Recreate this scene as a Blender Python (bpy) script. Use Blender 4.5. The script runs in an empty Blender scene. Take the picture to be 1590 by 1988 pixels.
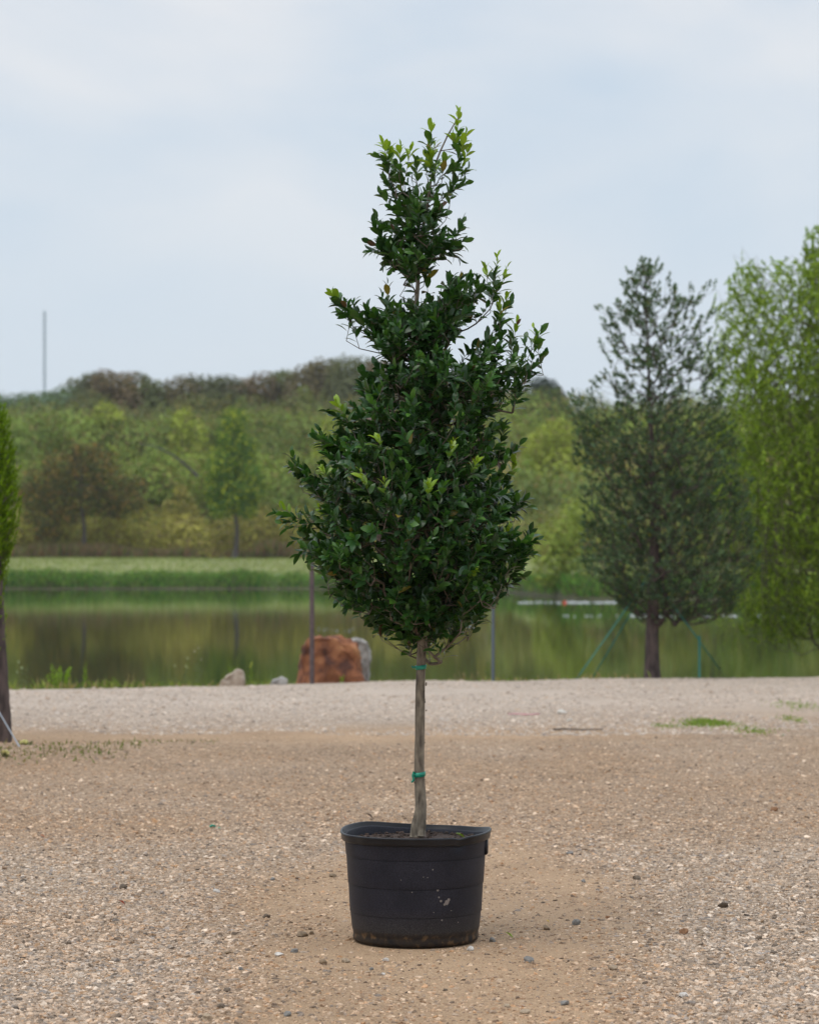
import bpy, math, random
import numpy as np
from mathutils import Matrix, Vector, noise as mnoise

S = bpy.context.scene
COL = S.collection
R = math.radians
rng = np.random.default_rng(7)
random.seed(7)

# ------------------------------------------------------------------ camera
CAM_H, FPX, HOR, CX = 1.63, 4961.0, 1090.0, 795.0
cam_d = bpy.data.cameras.new('camera')
cam = bpy.data.objects.new('camera', cam_d); COL.objects.link(cam)
cam.location = (0, 0, CAM_H); cam.rotation_euler = (R(90), 0, 0)
cam_d.sensor_fit = 'VERTICAL'; cam_d.sensor_height = 36; cam_d.sensor_width = 36
cam_d.lens = FPX / 1988 * 36
cam_d.shift_y = (HOR - 994) / 1988
cam_d.clip_start = 0.1; cam_d.clip_end = 6000
cam_d.dof.use_dof = True; cam_d.dof.focus_distance = 10.95; cam_d.dof.aperture_fstop = 4.2
S.camera = cam

# ------------------------------------------------------------------ world and sun
SUN_EL, SUN_AZ = 66, 225        # degrees; soft overcast sun, behind and left of the camera
w = bpy.data.worlds.new("World"); S.world = w; w.use_nodes = True
nt = w.node_tree; nt.nodes.clear()
def N(nt, t, **k):
    n = nt.nodes.new(t)
    for a, b in k.items(): setattr(n, a, b)
    return n
out = N(nt, 'ShaderNodeOutputWorld'); bg = N(nt, 'ShaderNodeBackground')
sky = N(nt, 'ShaderNodeTexSky', sky_type='NISHITA', sun_disc=False)
sky.sun_elevation = R(SUN_EL); sky.sun_rotation = R(SUN_AZ); sky.air_density = 1.5; sky.dust_density = 3
tc = N(nt, 'ShaderNodeTexCoord')
mp = N(nt, 'ShaderNodeMapping'); mp.inputs['Scale'].default_value = (1, 1, 2.2)
mp.inputs['Location'].default_value = (0.62, 0.1, 0.28)
nz = N(nt, 'ShaderNodeTexNoise'); nz.inputs['Scale'].default_value = 6.5; nz.inputs['Detail'].default_value = 5
nz.inputs['Roughness'].default_value = 0.45; nz.inputs['Distortion'].default_value = 0.3
cr = N(nt, 'ShaderNodeValToRGB')
cr.color_ramp.elements[0].position = 0.34; cr.color_ramp.elements[0].color = (0.485, 0.575, 0.680, 1)
cr.color_ramp.elements[1].position = 0.66; cr.color_ramp.elements[1].color = (0.700, 0.705, 0.725, 1)
sep = N(nt, 'ShaderNodeSeparateXYZ')
mr = N(nt, 'ShaderNodeMapRange'); mr.inputs['From Min'].default_value = 0.22; mr.inputs['From Max'].default_value = 1.0
mr.inputs['To Min'].default_value = 10.0; mr.inputs['To Max'].default_value = 17.0
vm = N(nt, 'ShaderNodeVectorMath', operation='SCALE')
hz = N(nt, 'ShaderNodeMapRange'); hz.inputs['From Min'].default_value = 0.05; hz.inputs['From Max'].default_value = 0.22
hmix = N(nt, 'ShaderNodeMixRGB'); hmix.inputs['Color1'].default_value = (0.560, 0.635, 0.715, 1)
mix = N(nt, 'ShaderNodeMixRGB'); mix.inputs['Fac'].default_value = 0.92
L = nt.links.new
L(tc.outputs['Generated'], mp.inputs['Vector']); L(mp.outputs[0], nz.inputs['Vector']); L(nz.outputs['Fac'], cr.inputs[0])
L(tc.outputs['Generated'], sep.inputs[0]); L(sep.outputs['Z'], mr.inputs['Value']); L(sep.outputs['Z'], hz.inputs['Value'])
L(hz.outputs[0], hmix.inputs['Fac']); L(cr.outputs[0], hmix.inputs['Color2'])
L(hmix.outputs[0], vm.inputs[0]); L(mr.outputs[0], vm.inputs['Scale'])
L(sky.outputs[0], mix.inputs['Color1']); L(vm.outputs[0], mix.inputs['Color2'])
L(mix.outputs[0], bg.inputs['Color']); bg.inputs['Strength'].default_value = 0.1
L(bg.outputs[0], out.inputs['Surface'])
sun_d = bpy.data.lights.new('sun', 'SUN'); sun_d.energy = 1.0; sun_d.angle = R(38); sun_d.color = (1, 0.95, 0.88)
sun = bpy.data.objects.new('sun', sun_d); COL.objects.link(sun)
_a, _e = R(SUN_AZ), R(SUN_EL)
_d = Vector((math.sin(_a) * math.cos(_e), math.cos(_a) * math.cos(_e), math.sin(_e)))
sun.rotation_euler = _d.to_track_quat('Z', 'Y').to_euler()
S.view_settings.view_transform = 'Standard'; S.view_settings.look = 'None'
S.view_settings.exposure = 0.30; S.view_settings.gamma = 1; S.view_settings.use_curve_mapping = False
S.render.engine = 'CYCLES'
S.cycles.max_bounces = 8; S.cycles.transparent_max_bounces = 8; S.cycles.volume_bounces = 1
S.cycles.use_denoising = True

# ------------------------------------------------------------------ helpers
def at(px, py, D):                        # a point D metres away that shows at a pixel of the photograph
    return np.array([(px - CX) / FPX * D, D, CAM_H + (HOR - py) / FPX * D])
def gd(py, z=0.0):                        # distance at which level ground shows at a row
    return (CAM_H - z) * FPX / (py - HOR)
def tag(o, label=None, cat=None, group=None, kind=None):
    if label: o['label'] = label
    if cat: o['category'] = cat
    if group: o['group'] = group
    if kind: o['kind'] = kind
    return o
def empty(name, loc, label, cat, group=None):
    o = bpy.data.objects.new(name, None); COL.objects.link(o); o.location = tuple(float(c) for c in loc)
    o.empty_display_size = 0.1
    return tag(o, label, cat, group)
def link(name, me, parent=None, m=None):
    o = bpy.data.objects.new(name, me); COL.objects.link(o)
    if m and not me.materials: me.materials.append(m)
    if parent:
        o.parent = parent; o.location = tuple(-parent.location)   # geometry is given in world coordinates
    return o
def mesh_np(name, v, f, col=None, smooth=True, m=None):
    v = np.asarray(v, np.float32); f = np.asarray(f, np.int32); k = f.shape[1]
    me = bpy.data.meshes.new(name)
    me.vertices.add(len(v)); me.vertices.foreach_set('co', v.ravel())
    me.loops.add(f.size); me.loops.foreach_set('vertex_index', f.ravel())
    me.polygons.add(len(f)); me.polygons.foreach_set('loop_start', np.arange(0, f.size, k, dtype=np.int32))
    me.polygons.foreach_set('use_smooth', np.full(len(f), smooth))
    me.update(calc_edges=True)
    if col is not None:
        a = me.color_attributes.new('col', 'FLOAT_COLOR', 'POINT')
        c = np.ones((len(v), 4), np.float32); c[:, :3] = col; a.data.foreach_set('color', c.ravel())
    if m: me.materials.append(m)
    return me
def obj_np(name, v, f, m, parent=None, col=None, smooth=True):
    return link(name, mesh_np(name, v, f, col, smooth, m), parent)
def join(parts):                          # [(v,f,(col))...] same face width
    V, F, C, n = [], [], [], 0
    for p in parts:
        V.append(p[0]); F.append(p[1] + n); n += len(p[0])
        if len(p) > 2: C.append(p[2])
    return (np.concatenate(V), np.concatenate(F)) + ((np.concatenate(C),) if C else ())
def unit(a):
    return a / np.maximum(np.linalg.norm(a, axis=-1, keepdims=True), 1e-9)
def smooth01(x, a, b):
    t = np.clip((x - a) / (b - a), 0, 1); return t * t * (3 - 2 * t)
def vnoise(x, y, seed=0):                 # 2D value noise
    xi, yi = np.floor(x), np.floor(y); xf, yf = x - xi, y - yi
    h = lambda a, b: (np.sin(a * 127.1 + b * 311.7 + seed * 74.7) * 43758.5453) % 1.0
    u, v = xf * xf * (3 - 2 * xf), yf * yf * (3 - 2 * yf)
    return (h(xi, yi) * (1 - u) + h(xi + 1, yi) * u) * (1 - v) + (h(xi, yi + 1) * (1 - u) + h(xi + 1, yi + 1) * u) * v
def fbm(x, y, seed=0, o=4):
    s, a, t = 0, 0.5, 0
    for i in range(o):
        s = s + a * vnoise(x * 2 ** i, y * 2 ** i, seed + i * 13); t += a; a *= 0.5
    return s / t
def tube(pts, rad, sides=8, jit=0.0, cap=True):
    pts = np.asarray(pts, float); n = len(pts); rad = np.broadcast_to(np.asarray(rad, float), (n,))
    T = unit(np.gradient(pts, axis=0)); V = []
    up = np.array([0.31, 0.92, 0.22]); a = np.arange(sides) * 2 * math.pi / sides
    for i in range(n):
        s = unit(np.cross(T[i], up)); b = np.cross(s, T[i])
        r = rad[i] * (1 + jit * (rng.random(sides) - .5))
        V.append(pts[i] + (np.cos(a) * r)[:, None] * s + (np.sin(a) * r)[:, None] * b)
    V = np.concatenate(V); F = []
    for i in range(n - 1):
        for j in range(sides):
            k = (j + 1) % sides
            F.append((i * sides + j, i * sides + k, (i + 1) * sides + k, (i + 1) * sides + j))
    if cap:
        for base in (0, (n - 1) * sides):
            c = len(V); V = np.vstack([V, V[base:base + sides].mean(0)])
            for j in range(sides): F.append((base + j, base + (j + 1) % sides, c, c))
        F = [f if f[2] != f[3] else f for f in F]
    return V, F
def add_poly(name, V, F, m, parent=None, smooth=True, col=None):
    F = [tuple(dict.fromkeys(int(i) for i in f)) for f in F]
    me = bpy.data.meshes.new(name); me.from_pydata([tuple(map(float, v)) for v in V], [], F); me.update()
    me.polygons.foreach_set('use_smooth', [smooth] * len(me.polygons))
    if col is not None:
        a = me.color_attributes.new('col', 'FLOAT_COLOR', 'POINT')
        c = np.ones((len(V), 4), np.float32); c[:, :3] = col; a.data.foreach_set('color', c.ravel())
    me.materials.append(m)
    return link(name, me, parent)
def spline(P, n):                         # Catmull-Rom through P (k,d) -> n samples
    P = np.asarray(P, float); k = len(P); Q = np.vstack([2 * P[0] - P[1], P, 2 * P[-1] - P[-2]])
    t = np.linspace(0, k - 1 - 1e-6, n); i = t.astype(int); u = (t - i)[:, None]
    a, b, c, d = Q[i], Q[i + 1], Q[i + 2], Q[i + 3]
    return 0.5 * (2 * b + (c - a) * u + (2 * a - 5 * b + 4 * c - d) * u ** 2 + (3 * b - a - 3 * c + d) * u ** 3)

# ------------------------------------------------------------------ materials
def mat(name, base=(.5, .5, .5), rough=.8, **k):
    m = bpy.data.materials.new(name); m.use_nodes = True
    p = m.node_tree.nodes['Principled BSDF']
    p.inputs['Base Color'].default_value = (*base, 1); p.inputs['Roughness'].default_value = rough
    for a, b in k.items(): p.inputs[a.replace('_', ' ')].default_value = b
    return m
def noisy(m, c1, c2, scale, detail=5, lo=.35, hi=.65, bump=0.0, stretch=(1, 1, 1), bscale=None, dist=0.02):
    t = m.node_tree; p = t.nodes['Principled BSDF']
    tcn = N(t, 'ShaderNodeTexCoord'); mpn = N(t, 'ShaderNodeMapping'); mpn.inputs['Scale'].default_value = stretch
    n = N(t, 'ShaderNodeTexNoise'); n.inputs['Scale'].default_value = scale; n.inputs['Detail'].default_value = detail
    r = N(t, 'ShaderNodeValToRGB'); r.color_ramp.elements[0].position = lo; r.color_ramp.elements[1].position = hi
    r.color_ramp.elements[0].color = (*c1, 1); r.color_ramp.elements[1].color = (*c2, 1)
    t.links.new(tcn.outputs['Object'], mpn.inputs[0]); t.links.new(mpn.outputs[0], n.inputs['Vector'])
    t.links.new(n.outputs['Fac'], r.inputs[0]); t.links.new(r.outputs[0], p.inputs['Base Color'])
    if bump:
        b = N(t, 'ShaderNodeBump'); b.inputs['Strength'].default_value = bump; b.inputs['Distance'].default_value = dist
        n2 = N(t, 'ShaderNodeTexNoise'); n2.inputs['Scale'].default_value = bscale or scale * 3; n2.inputs['Detail'].default_value = 6
        t.links.new(mpn.outputs[0], n2.inputs['Vector']); t.links.new(n2.outputs['Fac'], b.inputs['Height'])
        t.links.new(b.outputs[0], p.inputs['Normal'])
    return m, r
def leafmat(name, rough=.4, trans=.25, spec=.5, tint=(1, 1, 1)):
    m = bpy.data.materials.new(name); m.use_nodes = True; t = m.node_tree; t.nodes.clear()
    o = N(t, 'ShaderNodeOutputMaterial'); p = N(t, 'ShaderNodeBsdfPrincipled'); tr = N(t, 'ShaderNodeBsdfTranslucent')
    at_ = N(t, 'ShaderNodeAttribute', attribute_name='col'); oi = N(t, 'ShaderNodeObjectInfo')
    mu = N(t, 'ShaderNodeMixRGB', blend_type='MULTIPLY'); mu.inputs[0].default_value = 1
    mt = N(t, 'ShaderNodeMixRGB', blend_type='MULTIPLY'); mt.inputs[0].default_value = 1
    mt.inputs['Color2'].default_value = (1.5, 1.6, 0.7, 1)
    ms = N(t, 'ShaderNodeMixShader'); ms.inputs[0].default_value = trans
    l = t.links.new
    l(at_.outputs['Color'], mu.inputs['Color1']); l(oi.outputs['Color'], mu.inputs['Color2'])
    l(mu.outputs[0], p.inputs['Base Color']); l(mu.outputs[0], mt.inputs['Color1']); l(mt.outputs[0], tr.inputs['Color'])
    p.inputs['Roughness'].default_value = rough; p.inputs['Specular IOR Level'].default_value = spec
    l(p.outputs[0], ms.inputs[1]); l(tr.outputs[0], ms.inputs[2]); l(ms.outputs[0], o.inputs['Surface'])
    return m
def colmat(name, rough=.85, attr_type='GEOMETRY', bump=0, bs=60):
    m = bpy.data.materials.new(name); m.use_nodes = True; t = m.node_tree; p = t.nodes['Principled BSDF']
    a = N(t, 'ShaderNodeAttribute', attribute_name='col', attribute_type=attr_type)
    tcn = N(t, 'ShaderNodeTexCoord')
    n = N(t, 'ShaderNodeTexNoise'); n.inputs['Scale'].default_value = bs; n.inputs['Detail'].default_value = 4
    r = N(t, 'ShaderNodeMapRange'); r.inputs['From Min'].default_value = .3; r.inputs['From Max'].default_value = .7
    r.inputs['To Min'].default_value = .7; r.inputs['To Max'].default_value = 1.2
    mu = N(t, 'ShaderNodeVectorMath', operation='SCALE')
    t.links.new(tcn.outputs['Object'], n.inputs['Vector']); t.links.new(n.outputs['Fac'], r.inputs['Value'])
    t.links.new(a.outputs['Color'], mu.inputs[0]); t.links.new(r.outputs[0], mu.inputs['Scale'])
    t.links.new(mu.outputs[0], p.inputs['Base Color']); p.inputs['Roughness'].default_value = rough
    if bump:
        b = N(t, 'ShaderNodeBump'); b.inputs['Strength'].default_value = bump; b.inputs['Distance'].default_value = .01
        t.links.new(n.outputs['Fac'], b.inputs['Height']); t.links.new(b.outputs[0], p.inputs['Normal'])
    return m

M_leaf = leafmat('glossy_leaf', .31, .22, .5)
M_fol = leafmat('matte_foliage', .7, .35, .12)
M_far = leafmat('far_foliage', .8, .25, .1)
M_grass = leafmat('grass_blades', .7, .35, .2)
M_bark, _ = noisy(mat('holly_bark', rough=.85), (.075, .058, .042), (.27, .225, .165), 55, lo=.3, hi=.7, bump=.6, stretch=(1, 1, .35), dist=.004)
M_twig, _ = noisy(mat('twig_bark', rough=.8), (.10, .075, .055), (.20, .165, .13), 40)
M_dbark, _ = noisy(mat('dark_bark', rough=.9), (.045, .032, .03), (.12, .085, .075), 18, bump=.5, stretch=(1, 1, .3))
M_fbark = mat('far_bark', (.10, .085, .085), .9)
M_rust, _ = noisy(mat('weathered_post', rough=.7), (.035, .020, .020), (.075, .045, .042), 20)
M_post2 = mat('dark_steel_post', (.05, .065, .08), .6)
M_pale = mat('pale_paint', (.26, .31, .35), .6)
M_strap, _ = noisy(mat('green_strap', rough=.6), (.02, .15, .12), (.04, .22, .17), 30)
M_tape, _ = noisy(mat('green_tape', rough=.35), (.0, .20, .13), (.01, .30, .19), 60)
M_wire = mat('guy_wire', (.35, .38, .42), .4, Metallic=.6)
M_mast = mat('mast_steel', (.28, .36, .40), .7)
M_stone = colmat('loose_stone', .85, bump=.5, bs=90)
M_foam_ripple = mat('white_foam_ripple', (.55, .58, .58), .7)
M_red = mat('red_float', (.6, .06, .03), .5)

# ------------------------------------------------------------------ ground zones
def crest(X):                             # where the drive ends and the bank drops to the pond
    return 32.1 + (X + 5.2) * 0.47 + np.clip(X - 0.1, 0, 99) * -0.21 + .5 * (fbm(X * .9, X * 0 + 2.0, 17) - .5)
def zones(X, Y):
    """gravel share (0 packed dirt .. 1 loose gravel) and tone (0 pale grey .. 1 brown) of the drive"""
    wob = fbm(X * .8 + 3, Y * .5, 3) - .5
    ctr = 0.05 + 0.03 * (Y - 9) + wob * .35
    half = 0.78 + 0.25 * smooth01(Y, 9, 12) - 0.65 * smooth01(Y, 12.2, 16)
    dirt = 1 - smooth01(np.abs(X - ctr), half * .55, half * 1.25 + .12)
    dirt = dirt * (1 - smooth01(Y, 12.8, 17))
    path = np.exp(-((Y - (24.0 + .22 * X)) / 1.15) ** 2) * (1 - smooth01(X, 1.0, 3.5))
    g = 1 - np.maximum(dirt * .9, path * .8)
    tone = .28 + .42 * smooth01(Y, 14, 16) * (1 - smooth01(Y, 21, 24)) + .75 * np.exp(-((Y - 27.5) / 3.0) ** 2) * smooth01(X, .8, 3.4)
    tone = tone + (fbm(X * 1.3, Y * .7, 9) - .5) * .7 + .55 * dirt + .5 * path - .30 * smooth01(Y, 25, 27) * (1 - smooth01(X, 0, 2.5))
    return np.clip(g + (fbm(X * 2.2, Y * 1.5, 21) - .5) * .5, 0, 1), np.clip(tone, 0, 1)
def gz(X, Y):
    X = np.asarray(X, float); Y = np.asarray(Y, float)
    rel = .045 * (fbm(X * .35, Y * .35, 5) - .5) + .018 * (fbm(X * 1.7, Y * 1.7, 6) - .5)
    rel = rel * smooth01(np.hypot(X - .03, Y - 11), .35, 1.2)
    berm = .05 * np.exp(-((Y - (22.5 + .2 * X)) / .8) ** 2) * (1 - smooth01(X, -2.5, 0))
    d = np.maximum(Y - crest(X), 0)
    drop = np.where(d < 1, .16 * d * d, .16 + .32 * (d - 1))
    return np.maximum(rel + berm - drop, -2.6)

xs = np.concatenate([-np.geomspace(400, 12.2, 24), np.arange(-12, 12.01, .10), np.geomspace(12.2, 400, 24)])
ys = np.concatenate([-np.geomspace(60, 1, 10), np.arange(0, 8, .4), np.arange(8, 46, .11), [48, 52, 60]])
XX, YY = np.meshgrid(xs, ys); ZZ = gz(XX, YY)
g_, t_ = zones(XX, YY)
me_v = np.stack([XX, YY, ZZ], -1).reshape(-1, 3)
nx, ny = len(xs), len(ys)
ii = (np.arange(ny - 1)[:, None] * nx + np.arange(nx - 1)).ravel()
me_f = np.stack([ii, ii + 1, ii + nx + 1, ii + nx], -1)
zc = np.stack([g_.ravel(), t_.ravel(), np.clip((YY - crest(XX)) / 1.2, 0, 1).ravel()], -1)

M_ground = bpy.data.materials.new('gravel_drive'); M_ground.use_nodes = True
t = M_ground.node_tree; p = t.nodes['Principled BSDF']; l = t.links.new
za = N(t, 'ShaderNodeAttribute', attribute_name='col'); zs = N(t, 'ShaderNodeSeparateColor'); l(za.outputs['Color'], zs.inputs[0])
tcn = N(t, 'ShaderNodeTexCoord')
def vor(scale, dim='3D'):
    v = N(t, 'ShaderNodeTexVoronoi'); v.inputs['Scale'].default_value = scale; l(tcn.outputs['Object'], v.inputs['Vector']); return v
def nois(scale, detail=5):
    v = N(t, 'ShaderNodeTexNoise'); v.inputs['Scale'].default_value = scale; v.inputs['Detail'].default_value = detail
    l(tcn.outputs['Object'], v.inputs['Vector']); return v
def ramp(src, stops):
    r = N(t, 'ShaderNodeValToRGB'); e = r.color_ramp.elements
    while len(e) < len(stops): e.new(.5)
    for q, (a, c) in zip(e, stops): q.position = a; q.color = (*c, 1)
    l(src, r.inputs[0]); return r
def mx(f, a, b, bt='MIX'):
    n = N(t, 'ShaderNodeMixRGB', blend_type=bt)
    for s, v in ((0, f), (1, a), (2, b)):
        if isinstance(v, (int, float)): n.inputs[s].default_value = v if s == 0 else (v, v, v, 1)
        else: l(v, n.inputs[s])
    return n.outputs[0]
v1 = vor(62); v2 = vor(28); n1 = nois(180, 4); n2 = nois(9, 6)
sc_ = N(t, 'ShaderNodeSeparateColor'); l(v1.outputs['Color'], sc_.inputs[0])
sc2 = N(t, 'ShaderNodeSeparateColor'); l(v2.outputs['Color'], sc2.inputs[0])
GR = [(0, (.04, .032, .023)), (.25, (.12, .093, .068)), (.5, (.28, .22, .165)), (.72, (.43, .355, .28)), (1, (.62, .545, .465))]  # dark tones painted in so gaps between pebbles look shaded
stone_c = ramp(sc_.outputs[0], GR); stone_c2 = ramp(sc2.outputs[0], GR)
stones = mx(.4, stone_c.outputs[0], stone_c2.outputs[0])
brown = ramp(n1.outputs['Fac'], [(.3, (.24, .15, .088)), (.5, (.42, .285, .175)), (.72, (.56, .40, .26))])
dirt = brown
c = mx(zs.outputs[1], stones, mx(1.0, stones, ramp(n2.outputs['Fac'], [(.3, (.62, .47, .34)), (.7, (.95, .78, .60))]).outputs[0], 'MULTIPLY'))
cover = N(t, 'ShaderNodeMapRange'); l(zs.outputs[0], cover.inputs['Value']); cover.inputs['To Min'].default_value = .95; cover.inputs['To Max'].default_value = .35
c = mx(cover.outputs[0], c, dirt.outputs[0])
sy_ = N(t, 'ShaderNodeSeparateXYZ'); l(tcn.outputs['Object'], sy_.inputs[0])
fy = N(t, 'ShaderNodeMapRange'); fy.inputs['From Min'].default_value = 24.5; fy.inputs['From Max'].default_value = 29; l(sy_.outputs['Y'], fy.inputs['Value'])
pale = mx(.6, c, ramp(n1.outputs['Fac'], [(.3, (.42, .35, .295)), (.7, (.68, .59, .51))]).outputs[0])   # crushed pale limestone spread on the far lane
c = mx(fy.outputs[0], c, pale)
big = ramp(nois(.9, 4).outputs['Fac'], [(.3, (.88, .87, .86)), (.7, (1.08, 1.08, 1.08))])
c = mx(1.0, c, big.outputs[0], 'MULTIPLY')
c = mx(zs.outputs[2], c, ramp(n2.outputs['Fac'], [(.35, (.06, .05, .03)), (.65, (.16, .13, .08))]).outputs[0])
l(c, p.inputs['Base Color']); p.inputs['Roughness'].default_value = .92; p.inputs['Specular IOR Level'].default_value = .2
b1 = N(t, 'ShaderNodeBump'); b1.inputs['Strength'].default_value = .8; b1.inputs['Distance'].default_value = .008; b1.invert = True
l(v1.outputs['Distance'], b1.inputs['Height'])
b2 = N(t, 'ShaderNodeBump'); b2.inputs['Strength'].default_value = .6; b2.inputs['Distance'].default_value = .006
l(n1.outputs['Fac'], b2.inputs['Height']); l(b1.outputs[0], b2.inputs['Normal']); l(b2.outputs[0], p.inputs['Normal'])
ground = obj_np('ground', me_v, me_f, M_ground, col=zc); tag(ground, kind='structure')

# ------------------------------------------------------------------ gravel (instanced pebbles)
def ico(sub=1):
    import bmesh
    bm = bmesh.new(); bmesh.ops.create_icosphere(bm, subdivisions=sub, radius=1)
    v = np.array([q.co[:] for q in bm.verts]); f = np.array([[x.index for x in q.verts] for q in bm.faces]); bm.free()
    return v, f
IV, IF = ico(1); IV2, IF2 = ico(2); IV3, IF3 = ico(3)
def rock_shape(V, seed, amt=.35, cut=5):
    r = np.random.default_rng(seed); V = V.copy()
    for _ in range(cut):                  # flatten a few sides so the stone has facets
        n = unit(r.normal(size=3)); d = r.uniform(.55, .85); k = V @ n
        V -= np.outer(np.maximum(k - d, 0), n)
    f = 2.1; ph = r.uniform(0, 9, 3)
    V *= (1 + amt * .5 * (np.sin(V @ (r.normal(size=3) * f) + ph[0]) * np.cos(V @ (r.normal(size=3) * f) + ph[1])))[:, None]
    return V
lib = bpy.data.collections.new('pebble_shapes')
M_peb = colmat('gravel_pebbles', .85, 'INSTANCER', bump=0, bs=2.5)
pebs = []
for s in range(6):
    me = mesh_np('pebble_shape', rock_shape(IV, s) * [1, .8, .55], IF, None, False, M_peb)
    o = bpy.data.objects.new('pebble_shape', me); pebs.append(o); lib.objects.link(o)
PAL = np.array([(.46, .39, .32), (.54, .47, .40), (.62, .575, .52), (.38, .335, .29), (.27, .24, .21), (.42, .31, .21),
                (.70, .66, .61), (.33, .325, .33), (.17, .15, .13), (.48, .36, .26), (.43, .41, .39)]) * np.array([1.02, .90, .785])
PW = np.array([.2, .19, .13, .12, .08, .07, .05, .06, .03, .05, .04]); PW /= PW.sum()
npt = 270000
u = rng.random(npt); D = 1 / (1 / 8.4 * (1 - u) + 1 / 27 * u)
ang = rng.uniform(-.195, .195, npt); X = ang * D + rng.uniform(-.4, .4, npt)
gg, tt = zones(X, D)
keep = rng.random(npt) < np.clip(.11 + gg * 1.0, 0, 1) * np.clip(1.0 - .35 * smooth01(D, 14, 20), 0, 1)
keep &= np.hypot((X - .03), D - 11) > .274
X, D, gg, tt = X[keep], D[keep], gg[keep], tt[keep]; n0 = len(X)
nf = 42000; Df = 1 / (1 / 24 * (1 - (u2 := rng.random(nf))) + 1 / 36 * u2); Xf = rng.uniform(-.19, .19, nf) * Df     # coarser crushed stone on the far lane
okf = (Df < crest(Xf) + .4) & (fbm(Xf * .9, Df * .5, 44) > .36); Xf, Df = Xf[okf], Df[okf]
X, D, gg, tt = np.concatenate([X, Xf]), np.concatenate([D, Df]), np.concatenate([gg, np.full(len(Xf), .8)]), np.concatenate([tt, np.full(len(Xf), .12)]); n = len(X)
nk = 900; Xk = rng.uniform(-.19, .19, nk); Dk = 1 / (1 / 8.6 * (1 - (u3 := rng.random(nk))) + 1 / 19 * u3); Xk = Xk * Dk      # coarser clods strewn over everything
okk = np.hypot(Xk - .03, Dk - 11) > .33; Xk, Dk = Xk[okk], Dk[okk]; nk = len(Xk)
X, D, gg, tt = np.concatenate([X, Xk]), np.concatenate([D, Dk]), np.concatenate([gg, np.full(nk, .5)]), np.concatenate([tt, np.full(nk, .6)]); n = len(X)
sz = np.clip(rng.lognormal(math.log(.0072), .48, n), .0028, .023) * (.85 + .25 * gg) * np.where(np.arange(n) < n0, 1, 1.7)
sz[-nk:] = rng.uniform(.009, .019, nk)
pt = np.stack([X, D, gz(X, D) - sz * .12], -1)
ci = rng.choice(len(PAL), n, p=PW); ci[-nk:] = rng.choice([4, 5, 8, 3, 8, 4, 9, 7], nk); pc = PAL[ci] * rng.uniform(.55, 1.28, (n, 1))
pc[D > 24] = pc[D > 24] * .5 + np.array([.52, .45, .39]) * .5
pc = pc * (1 - tt[:, None] * (1 - np.array([.94, .80, .66])))
me = bpy.data.meshes.new('gravel'); me.vertices.add(n); me.vertices.foreach_set('co', pt.astype(np.float32).ravel())
def attr(nm, ty, data, key):
    a = me.attributes.new(nm, ty, 'POINT'); a.data.foreach_set(key, np.asarray(data, np.float32).ravel())
cc = np.ones((n, 4)); cc[:, :3] = pc
attr('col', 'FLOAT_COLOR', cc, 'color'); attr('rot', 'FLOAT_VECTOR', np.stack([rng.normal(0, .35, n), rng.normal(0, .35, n), rng.uniform(0, 6.28, n)], -1), 'vector')
attr('siz', 'FLOAT_VECTOR', sz[:, None] * rng.uniform(.8, 1.25, (n, 3)), 'vector')
a = me.attributes.new('pick', 'INT', 'POINT'); a.data.foreach_set('value', rng.integers(0, 6, n).astype(np.int32))
grav = link('gravel', me); tag(grav, kind='stuff')
ng = bpy.data.node_groups.new('gravel_scatter', 'GeometryNodeTree')
ng.interface.new_socket('Geometry', in_out='INPUT', socket_type='NodeSocketGeometry')
ng.interface.new_socket('Geometry', in_out='OUTPUT', socket_type='NodeSocketGeometry')
gi, go = ng.nodes.new('NodeGroupInput'), ng.nodes.new('NodeGroupOutput')
ip = ng.nodes.new('GeometryNodeInstanceOnPoints'); mtp = ng.nodes.new('GeometryNodeMeshToPoints')
ci_ = ng.nodes.new('GeometryNodeCollectionInfo'); ci_.inputs['Collection'].default_value = lib
ci_.inputs['Separate Children'].default_value = True; ci_.inputs['Reset Children'].default_value = True
def na(nm, ty):
    q = ng.nodes.new('GeometryNodeInputNamedAttribute'); q.data_type = ty; q.inputs[0].default_value = nm; return q.outputs[0]
ng.links.new(gi.outputs[0], mtp.inputs[0]); ng.links.new(mtp.outputs[0], ip.inputs['Points'])
ng.links.new(ci_.outputs[0], ip.inputs['Instance']); ip.inputs['Pick Instance'].default_value = True
ng.links.new(na('pick', 'INT'), ip.inputs['Instance Index']); ng.links.new(na('rot', 'FLOAT_VECTOR'), ip.inputs['Rotation'])
ng.links.new(na('siz', 'FLOAT_VECTOR'), ip.inputs['Scale']); ng.links.new(ip.outputs[0], go.inputs[0])
md = grav.modifiers.new('scatter', 'NODES'); md.node_group = ng

# ------------------------------------------------------------------ pond
WZ = -0.70
M_water = bpy.data.materials.new('pond_water'); M_water.use_nodes = True; t = M_water.node_tree; p = t.nodes['Principled BSDF']; l = t.links.new
p.inputs['Base Color'].default_value = (.035, .042, .010, 1); p.inputs['Roughness'].default_value = .03; p.inputs['IOR'].default_value = 1.33
tcn = N(t, 'ShaderNodeTexCoord')
m1 = N(t, 'ShaderNodeMapping'); m1.inputs['Scale'].default_value = (.5, 1.6, 1)
w1 = N(t, 'ShaderNodeTexNoise'); w1.inputs['Scale'].default_value = 2.2; w1.inputs['Detail'].default_value = 4
bw = N(t, 'ShaderNodeBump'); bw.inputs['Strength'].default_value = .045; bw.inputs['Distance'].default_value = .02
l(tcn.outputs['Object'], m1.inputs[0]); l(m1.outputs[0], w1.inputs['Vector']); l(w1.outputs['Fac'], bw.inputs['Height']); l(bw.outputs[0], p.inputs['Normal'])
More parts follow.
